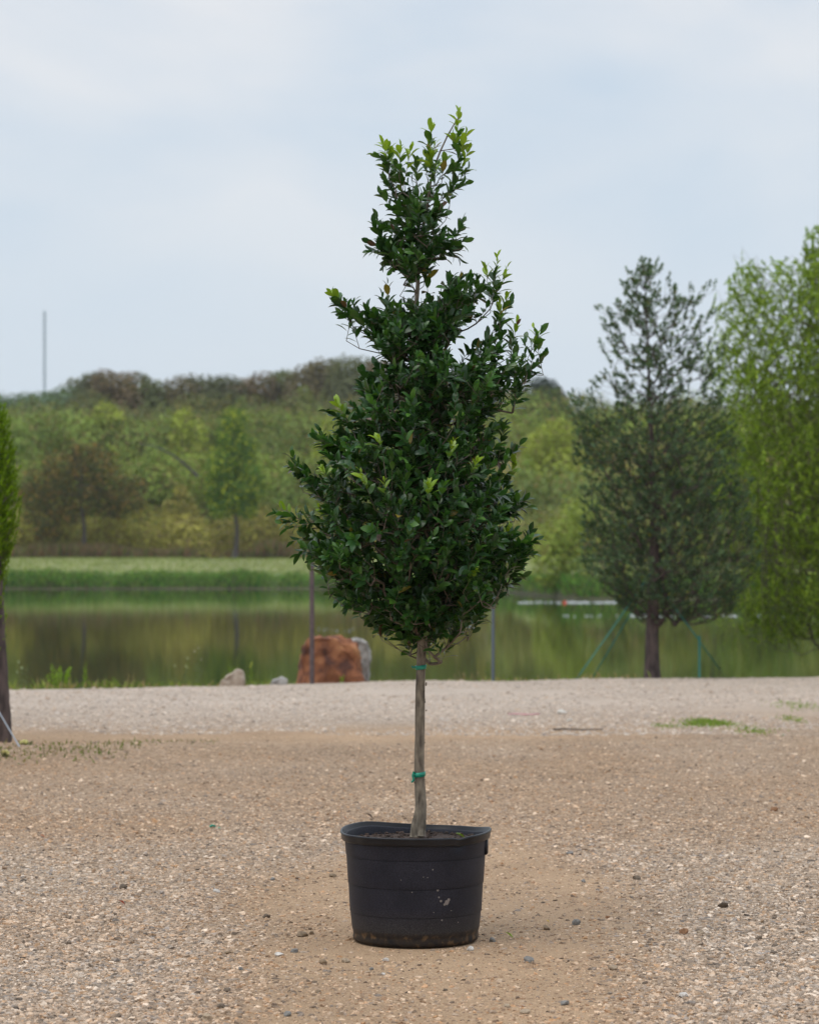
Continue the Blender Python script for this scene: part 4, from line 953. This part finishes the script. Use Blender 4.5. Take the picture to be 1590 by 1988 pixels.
tips = [(890, 218, 0, .05, 1, Yg), (905, 258, -.03, .3, 1, Yg), (880, 262, 0, -.2, 1, Yg), (836, 243, 0, 0, 1, Yg), (845, 280, -.05, .2, 1, Yg), (828, 300, -.05, -.3, 1, Yg), (742, 275, 0, -.3, 1, Yg), (755, 283, .04, 0, 1, Yg), (778, 282, -.04, .05, 1, Yg), (798, 288, .02, .2, 1, Yg), (728, 300, 0, -.8, .5), (745, 312, 0, -.4, 1),
        (912, 285, 0, .4, 1, Yg), (908, 330, 0, .7, .8), (905, 355, 0, .8, .5), (742, 380, 0, -.5, .7), (745, 345, 0, -.5, .8), (862, 310, -.1, .1, 1), (880, 325, .1, .1, 1), (765, 320, .1, -.1, 1), (810, 318, .1, 0, 1),
        (727, 438, 0, -.5, 1), (718, 470, 0, -.9, .4), (716, 490, 0, -.9, -.2), (733, 425, 0, -.2, 1), (895, 445, 0, .7, .7), (903, 468, 0, .9, .3), (898, 430, .05, .4, 1), (890, 500, 0, .7, -.6), (745, 515, 0, -.5, -.8), (762, 520, 0, -.2, -.9),
        (966, 498, 0, .1, 1, Yg), (943, 515, .05, -.1, 1, Yg), (984, 520, 0, .4, 1, Yg), (960, 530, -.05, .1, 1), (975, 548, .0, .5, .8), (925, 540, -.1, .1, 1), (985, 575, 0, .3, 1, Yg), (970, 590, -.05, 0, 1, Yg), (990, 590, -.02, .5, .8), (962, 625, 0, 0, 1), (975, 650, -.05, .2, 1),
        (1004, 625, 0, .2, 1, Yg), (1036, 638, 0, -.2, 1, Yg), (1052, 640, 0, .5, 1), (1040, 665, 0, .2, 1), (1055, 690, 0, .5, .6), (1040, 705, 0, .5, .8), (1020, 660, -.04, 0, 1), (1000, 670, -.06, 0, 1), (1030, 735, 0, .6, .5), (990, 655, .08, -.1, 1), (1012, 700, .05, .1, 1), (948, 655, .05, -.1, 1), (1005, 720, -.1, .1, 1),
        (642, 568, 0, -.7, .8, Yg), (652, 590, 0, -.9, .3), (660, 578, .03, -.4, .9), (672, 590, 0, -.3, 1), (688, 585, 0, .2, 1), (665, 608, 0, -.9, .3), (690, 610, -.05, -.5, .7), (712, 600, 0, -.2, 1), (752, 552, 0, -.05, 1), (742, 575, .05, -.3, 1), (700, 628, 0, -.6, .6),
        (652, 778, -.05, -.5, .9, Yg), (640, 800, 0, -.8, .5), (610, 848, 0, -.8, .6), (620, 838, .05, -.4, .9), (568, 885, 0, -.3, 1), (562, 905, 0, -.9, .3), (580, 900, -.06, -.5, .8), (590, 925, 0, -.8, .3), (536, 995, 0, -.9, .25), (548, 985, .05, -.7, .5, Yg), (545, 1015, 0, -1, -.05), (560, 1025, -.04, -.9, -.2), (572, 1050, 0, -.9, -.3), (580, 1078, 0, -.7, -.6), (600, 1088, 0, -.4, -.8),
        (1000, 890, 0, .3, 1, Yg), (1008, 865, 0, .6, .6), (1020, 970, 0, .8, .4), (1028, 985, 0, .9, .1), (1042, 1048, 0, .9, .3), (1035, 1075, 0, 1, -.05), (1030, 1035, 0, .4, 1), (1015, 1065, -.05, .9, 0), (1000, 1000, 0, .9, -.1), (995, 1125, 0, .7, -.6), (985, 1140, 0, .5, -.8),
        (660, 1165, 0, -.6, -.7), (675, 1178, -.03, -.3, -.9), (648, 1150, 0, -.8, -.5), (690, 1170, .05, -.1, -1), (738, 1222, 0, -.8, -.4), (755, 1224, 0, -.5, -.6), (732, 1212, .04, -.9, -.2), (775, 1222, -.05, -.4, -.6), (800, 1208, -.12, -.2, -.5, False, -.6), (835, 1212, -.12, .2, -.5, False, -.6), (770, 1195, -.15, -.4, -.3, False, -.7), (860, 1190, -.15, .4, -.3, False, -.7), (815, 1180, -.18, 0, -.2, False, -.9), (785, 1165, -.2, -.2, -.2, False, -.9), (845, 1160, -.2, .3, -.2, False, -.9), (820, 1205, .1, .1, -.7), (890, 1180, -.12, .6, -.3, False, -.5), (750, 1175, -.12, -.6, -.3, False, -.5), (715, 1195, -.03, -.8, -.3), (700, 1188, .03, -.9, -.3), (722, 1205, .05, -.7, -.5), (668, 1150, .05, -.9, -.4), (945, 1170, .04, .9, -.3), (965, 1150, .0, .9, -.4), (930, 1195, -.05, .8, -.4), (895, 1212, .04, .5, -.6), (690, 1172, -.06, -.7, -.4), (790, 1215, -.05, -.2, -.8), (850, 1222, 0, .3, -.7), (868, 1218, .04, .4, -.7), (885, 1205, 0, .6, -.6), (908, 1203, 0, .7, -.5), (922, 1192, 0, .8, -.4), (745, 1205, 0, -.8, -.3), (765, 1210, .05, -.5, -.5), (935, 1185, 0, .8, -.4), (905, 1190, .05, .5, -.8),
        (735, 850, -.43, -.2, .9, Yg, -.5), (700, 915, -.38, -.3, .8, Yg, -.5), (880, 855, -.42, .2, .9, Yg, -.5), (925, 895, -.36, .4, .8, Yg, -.5), (832, 940, -.46, 0, .9, Yg, -.5), (625, 910, -.2, -.5, .8, Yg, -.5), (745, 930, -.42, -.1, .9, Yg, -.6), (865, 1000, -.45, .1, .8, False, -.6), (920, 1110, -.38, .3, .6, Yg, -.6), (620, 985, -.15, -.5, .8, Yg, -.5), (990, 1020, -.1, .5, .8, Yg, -.4)]
def holly_cols(P, t_, yg, br):
    n = len(P); c = np.array([(.030, .086, .016), (.022, .068, .016), (.054, .130, .020), (.030, .078, .027)])[rng.choice(4, n, p=[.35, .3, .25, .1])]
    c = c * (br * rng.uniform(.8, 1.3, n))[:, None]
    hi = smooth01(P[:, 2], at(0, 480, DT)[2], at(0, 300, DT)[2])
    mid = np.array([.060, .135, .025]); yo = np.array([.24, .36, .03])
    k = np.clip(yg * smooth01(t_, .05, .9) + hi * .75 * smooth01(t_, .0, .8) * rng.uniform(.3, 1, n) + .28 * (rng.random(n) < .08) * t_, 0, 1)[:, None]
    c = np.where(k < .5, c * (1 - 2 * k) + mid * 2 * k, mid * (2 - 2 * k) + yo * (2 * k - 1))
    old = np.random.default_rng(9).random(n); c = np.where((old < .008)[:, None], [.22, .17, .03], c); c = np.where((old > .994)[:, None], [.10, .055, .03], c)   # a few yellowed and browned leaves
    return c * np.random.default_rng(5).uniform(.85, 1.15, (n, 1))
tree, lf = leafy_tree('potted_tree', 'young holly-like evergreen tree with slim trunk growing in the black pot', 'tree', stem_px, DT, np.array(rad_px) * DT / FPX, prof, 1260, (10, 17), .062, .45,
    holly_cols, M_leaf, up=.62, length=(.09, .19), depth=.92, maxd=220, holes=holes, tips=tips, mtw=M_twig, mtr=M_bark, tpl='big', r0=.0016, bias=.40, wander=.025, spread=55, inset=13, clump=(.11, -.12), zbase=.43, ylow=1205, dens=([200, 330, 380, 420, 600, 1100, 1150, 1250], [.08, .08, .25, .55, .85, 1, 1, 1]))
P, Dn, Nn, l_, w_, C, _, t_, yg = lf
# young shoots end in smaller, paler leaves
sc_y = 1 - .30 * yg * (t_ > .85); l_ = l_ * sc_y; w_ = w_ * sc_y
# the 300 leaves that show largest become parts of their own
Cp = P + unit(Dn) * (l_ * .5)[:, None]; px_ = CX + Cp[:, 0] / Cp[:, 1] * FPX; py_ = HOR - (Cp[:, 2] - CAM_H) / Cp[:, 1] * FPX
Su = unit(np.cross(unit(Dn), Nn)); Nu = np.cross(Su, unit(Dn)); vd = unit(Cp - [0, 0, CAM_H]); area = l_ * w_ * np.abs((Nu * vd).sum(1))
cell = (px_ // 9).astype(int) * 10000 + (py_ // 9).astype(int); front = {}
for i in np.argsort(Cp[:, 1]):
    front.setdefault(cell[i], i)
vis = np.array(sorted(set(front.values()))); pick = vis[np.argsort(-area[vis])[:300]]
mask = np.ones(len(P), bool); mask[pick] = False
V, F, C_ = leaf_cloud(P[mask], Dn[mask], Nn[mask], l_[mask], w_[mask], C[mask], 'big'); tag(obj_np('foliage', V, F, M_leaf, tree, C_), kind='stuff')
lv = []
for bend in (0, -.06, -.12):
    T_ = LT_V.copy(); T_[:, 2] += bend * T_[:, 1] ** 2; lv.append(mesh_np('leaf', T_, LT_F, np.ones(3), True, M_leaf))
for i in pick:
    o = bpy.data.objects.new('leaf', lv[int(i) % 3]); COL.objects.link(o); o.parent = tree
    s, d, nn = Su[i], unit(Dn[i]), Nu[i]
    Mx = np.eye(4); Mx[:3, 0] = s * w_[i]; Mx[:3, 1] = d * l_[i]; Mx[:3, 2] = nn * l_[i]; Mx[:3, 3] = P[i] - np.array(tree.location)
    o.matrix_basis = Matrix(Mx.tolist()); o.color = (*[float(q) for q in C[i]], 1)
    if yg[i] and t_[i] > .6: o['label'] = 'bright yellow-green young leaf at a shoot tip'
# second stem fused at the foot
sp = spline([at(804, 1624, 10.985), at(806, 1600, 10.98), at(811, 1575, 10.985), at(814, 1550, 10.99)], 12)
add_poly('root_flare', *tube(sp, np.linspace(8.5, 5, 12) * DT / FPX, 12, .08), M_bark, tree)
# knobbly bark growths
ps = []
for i in range(46):
    y = rng.uniform(1300, 1610); c = at(np.interp(y, [1240, 1622], [819, 813]) + rng.uniform(-10, 11), y, DT - .018 * rng.random()); s = rng.uniform(.0015, .004); ps.append((IV * [s, s, s * 1.5] + c, IF))
obj_np('bark_knobs', *join(ps), M_bark, tree)['kind'] = 'stuff'

# green ties round the trunk
def tie(py, px, hpx, label, tail):
    c = at(px, py, DT); sc = DT / FPX; r = 11.2 * sc if py > 1400 else 10.2 * sc
    e = empty('plant_tie', c, label, 'plant tie', 'green ties round the tree trunk')
    h = hpx * sc; ang_ = np.arange(24) * 2 * math.pi / 24; P_ = []
    for dz, dr in ((-h / 2, 0), (-h / 2, .0015), (h / 2, .0018), (h / 2, 0)):
        P_.append(np.stack([(r + dr) * np.cos(ang_), (r + dr) * np.sin(ang_), np.full(24, dz) + .003 * np.sin(ang_ + 1)], -1) + c)
    V = np.concatenate(P_); j = np.arange(24); k = (j + 1) % 24; F = np.concatenate([np.stack([a * 24 + j, a * 24 + k, ((a + 1) % 4) * 24 + k, ((a + 1) % 4) * 24 + j], -1) for a in range(4)])
    obj_np('tape_band', V, F, M_tape, e)
    tp_ = [at(a, b, DT - .02) for a, b in tail]; V, F = tube(spline(tp_, 8), .0045, 6, .5); add_poly('tape_tail', V, F, M_tape, e)
tie(1295, 817, 8, 'upper green tape tie round the trunk just below the crown', [(807, 1294), (802, 1296), (800, 1293)])
tie(1503, 814, 9, 'lower green tape tie with hanging knot halfway up the bare trunk', [(804, 1498), (801, 1506), (803, 1514), (799, 1519)])

# ------------------------------------------------------------------ loose stones and litter
stones_ = [
 (517, 1783, 16, 'd', 'dark brown pebble standing alone left of the pot, at the height of its lowest seam'),
 (588, 1820, 21, 'b', 'brown crumbly clod beside the trail of stones, level with the pot base on its left'),
 (606, 1816, 12, 'b', 'small brown clod touching the crumbly clod left of the pot base'),
 (543, 1859, 17, 'p', 'pale grey pebble left below the pot, beside a darker one'),
 (572, 1851, 15, 'g', 'dark grey pebble right above the pale grey pebble left of the pot'),
 (627, 1873, 18, 'b', 'upright brown stone front left of the pot'),
 (672, 1870, 17, 't', 'flat tan stone just in front of the left corner of the pot'),
 (749, 1868, 15, 'p', 'round pale pebble centred in front of the pot'),
 (744, 1894, 9, 'p', 'tiny white pebble in front of the round pale pebble'),
 (721, 1884, 10, 'g', 'small grey stone standing left of the tiny white pebble'),
 (443, 1925, 16, 'd', 'dark brown stone left of the lower dirt area, above a similar one'),
 (430, 1957, 17, 'd', 'dark brown stone nearest the bottom left of the dirt area'),
 (443, 1855, 13, 'b', 'wedge shaped brown stone at the left side of the dirt area'),
 (375, 1935, 13, 'p', 'whitish stone at the border of the gravel bottom left'),
 (423, 1735, 15, 'p', 'whitish stone in the gravel left of the pot middle'),
 (735, 1836, 13, 't', 'tan pebble leaning on the front left of the pot base'),
 (618, 1928, 12, 'b', 'small brown stone low between pot and bottom edge'),
 (468, 1884, 10, 'g', 'small bluish grey stone left in the dirt'),
 (529, 1712, 10, 'g', 'small dark grey stone in the gravel upper left of the pot seam'),
 (645, 1706, 15, 'b', 'brown stone close to the left wall of the pot'),
 (240, 1726, 19, 'd', 'flat dark stone in the gravel far left above the red leaf'),
 (558, 1970, 18, 'g', 'long flat grey stone at the bottom edge left of centre'),
 (401, 1979, 20, 't', 'tan stone cut by the bottom edge on the left'),
 (955, 1830, 14, 'g', 'black-grey pebble just right of the pot base'),
 (1061, 1807, 17, 'b', 'brown stone right of the pot above the green leaf'),
 (1118, 1797, 19, 'g', 'mixed grey stone right of the brown stone near the pot'),
 (1180, 1786, 11, 'o', 'small reddish brown stone right of the mixed grey stone'),
 (1327, 1815, 18, 'o', 'orange-brown nugget standing alone on the dirt at right'),
 (1359, 1816, 15, 't', 'flat tan stone beside the orange-brown nugget'),
 (1026, 1869, 21, 'g', 'flat dark green-grey stone front right of the pot'),
 (1190, 1883, 18, 't', 'flat brownish stone below the orange-brown nugget to its left'),
 (1252, 1910, 11, 'd', 'small nearly black stone in the lower right dirt'),
 (1096, 1952, 17, 'g', 'grey angular stone near the bottom edge right of centre'),
 (1019, 1967, 18, 't', 'light brown stone at the bottom edge right of the pot'),
 (1324, 1936, 22, 'p', 'largest pale stone near the bottom right gravel'),
 (984, 1956, 14, 't', 'tan stone left of the light brown stone by the bottom edge'),
 (913, 1847, 15, 'p', 'pale grey stone in front of the right corner of the pot'),
 (1504, 1576, 16, 'o', 'dark orange clod alone in the gravel at the far right'),
 (1105, 1661, 15, 'g', 'grey-brown stone in the gravel right of the pot rim'),
 (1237, 1710, 17, 'd', 'dark stone in the gravel right of the pot'),
 (1404, 1765, 22, 'd', 'cluster-like dark rough stone in the gravel at right'),
 (1133, 1715, 11, 'g', 'small greenish grey stone right of the pot wall'),
 (1210, 1941, 13, 'o', 'small orange stone low right of centre'),
 (1474, 1826, 14, 'd', 'dark stone at the edge of the right gravel'),
]
SC_ = {'d': (.13, .095, .065), 'b': (.22, .155, .095), 'g': (.20, .19, .175), 'p': (.56, .52, .47), 't': (.38, .29, .20), 'o': (.26, .13, .06)}
for i, (px, py, w_px, k, lab) in enumerate(stones_):
    D = gd(py - 2); c = at(px, py, D); s = w_px * 1.22 * D / FPX / 2
    V = rock_shape(IV2, 100 + i, .45, 8) * [s, s * .85, s * rng.uniform(.55, .75)]
    o = obj_np('stone', V, IF2, M_stone, col=np.array(SC_[k]) * rng.uniform(.85, 1.15), smooth=False)
    o.location = (c[0], D, float(gz(c[0], D)) + s * .28); o.rotation_euler = (rng.uniform(-.2, .2), rng.uniform(-.2, .2), rng.uniform(0, 6)); tag(o, lab, 'stone', 'larger loose stones around the pot')
def dry_leaf(px, py, wpx, col, label, z=None, D=None, name='fallen_leaf', curl=.25, yaw=None):
    D = D or gd(py); c = at(px, py, D); s = wpx * D / FPX; T_ = LT_V.copy(); T_[:, 1] -= .5; T_[:, 2] += curl * (T_[:, 0] ** 2 * 2 + T_[:, 1] ** 2 * .8) + .03
    T_ = T_ * [s * .55, s, s]; o = obj_np(name, T_, LT_F, M_leaf, col=np.array(col)); zz = float(gz(c[0], D)) if z is None else z
    o.location = (c[0], D, zz + .3 * s); o.rotation_euler = (rng.uniform(.45, .8), rng.uniform(-.2, .2), rng.uniform(1.2, 1.9) if yaw is None else yaw); tag(o, label, 'leaf', 'fallen leaves'); return o
dry_leaf(988, 1822, 20, (.22, .32, .02), 'yellow-green fallen leaf on the dirt right of the pot base')
dry_leaf(893, 1620, 22, (.18, .26, .03), 'green fallen leaf lying on the potting soil', z=.436, D=10.98)
dry_leaf(1063, 1791, 9, (.55, .38, .03), 'tiny bright yellow fallen leaf above the brown stone right of the pot')
dry_leaf(237, 1757, 17, (.30, .035, .02), 'dark red fallen leaf in the gravel at left')
dry_leaf(83, 1628, 12, (.35, .11, .04), 'orange-brown fallen leaf near the left edge of the gravel')
dry_leaf(215, 1673, 11, (.36, .16, .06), 'light orange fallen leaf in the gravel right of the orange-brown one')
dry_leaf(670, 1592, 9, (.42, .14, .05), 'small orange fallen leaf behind the left end of the pot rim')
dry_leaf(717, 1593, 20, (.07, .035, .025), 'dark brown curled leaf behind the pot rim left of the trunk')
dry_leaf(1341, 1553, 9, (.40, .20, .05), 'small orange fallen leaf in the right gravel left of the dark orange clod')
o = add_poly('tape_scrap', *tube(spline([at(408, 1605, gd(1607)), at(414, 1602, gd(1607)), at(420, 1606, gd(1606)), at(428, 1608, gd(1608))], 8), .007, 5, .6), M_tape); tag(o, 'crumpled scrap of green tape on the gravel left of the pot', 'tape')
D = gd(1388); o = add_poly('ribbon', *tube(spline([np.array([at(a, 0, D)[0], D + b, float(gz(at(a, 0, D)[0], D + b)) + .012]) for a, b in ((986, 0), (1004, .06), (1020, -.05), (1048, .1))], 10), .007, 5, .5), mat('pink_plastic', (.70, .34, .38), .5)); tag(o, 'pink ribbon lying on the far gravel behind the trunk', 'ribbon')
D = gd(1418); o = add_poly('stick', *tube(spline([np.array([at(a, 0, D)[0], D + b, float(gz(at(a, 0, D)[0], D + b)) + .015]) for a, b in ((1074, 0), (1100, .05), (1130, 0), (1170, .04))], 10), np.linspace(.012, .006, 10), 6, .4), M_twig); tag(o, 'long dark stick lying on the far gravel right of the trunk', 'stick')
ws = []
for (px, py, s) in ((1090, 1385, .06), (1105, 1400, .03)):
    D = gd(py); c = at(px, py, D); V = rock_shape(IV2, int(px), .4, 7) * [s, s * .8, s * .6]; o = obj_np('stone', V, IF2, M_stone, col=np.array([.62, .58, .52]), smooth=False); o.location = (c[0], D, float(gz(c[0], D)) + s * .3)
    tag(o, 'larger white stone on the far gravel right of the pink ribbon' if px == 1090 else 'smaller white stone on the far gravel in front of the larger white one', 'stone')

# ------------------------------------------------------------------ haze: air over the whole place
hb_ = [(-2600, -120, -3.8), (2600, -120, -3.8), (2600, 2700, -3.8), (-2600, 2700, -3.8), (-2600, -120, 75), (2600, -120, 75), (2600, 2700, 75), (-2600, 2700, 75)]
M_haze = bpy.data.materials.new('haze_air'); M_haze.use_nodes = True; t = M_haze.node_tree; t.nodes.clear()
o_ = N(t, 'ShaderNodeOutputMaterial'); pv = N(t, 'ShaderNodeVolumePrincipled'); pv.inputs['Color'].default_value = (.86, .90, .95, 1); pv.inputs['Density'].default_value = .00013
t.links.new(pv.outputs[0], o_.inputs['Volume'])
haze = add_poly('haze', hb_, [(0, 3, 2, 1), (4, 5, 6, 7), (0, 1, 5, 4), (1, 2, 6, 5), (2, 3, 7, 6), (3, 0, 4, 7)], M_haze, smooth=False); tag(haze, kind='stuff')
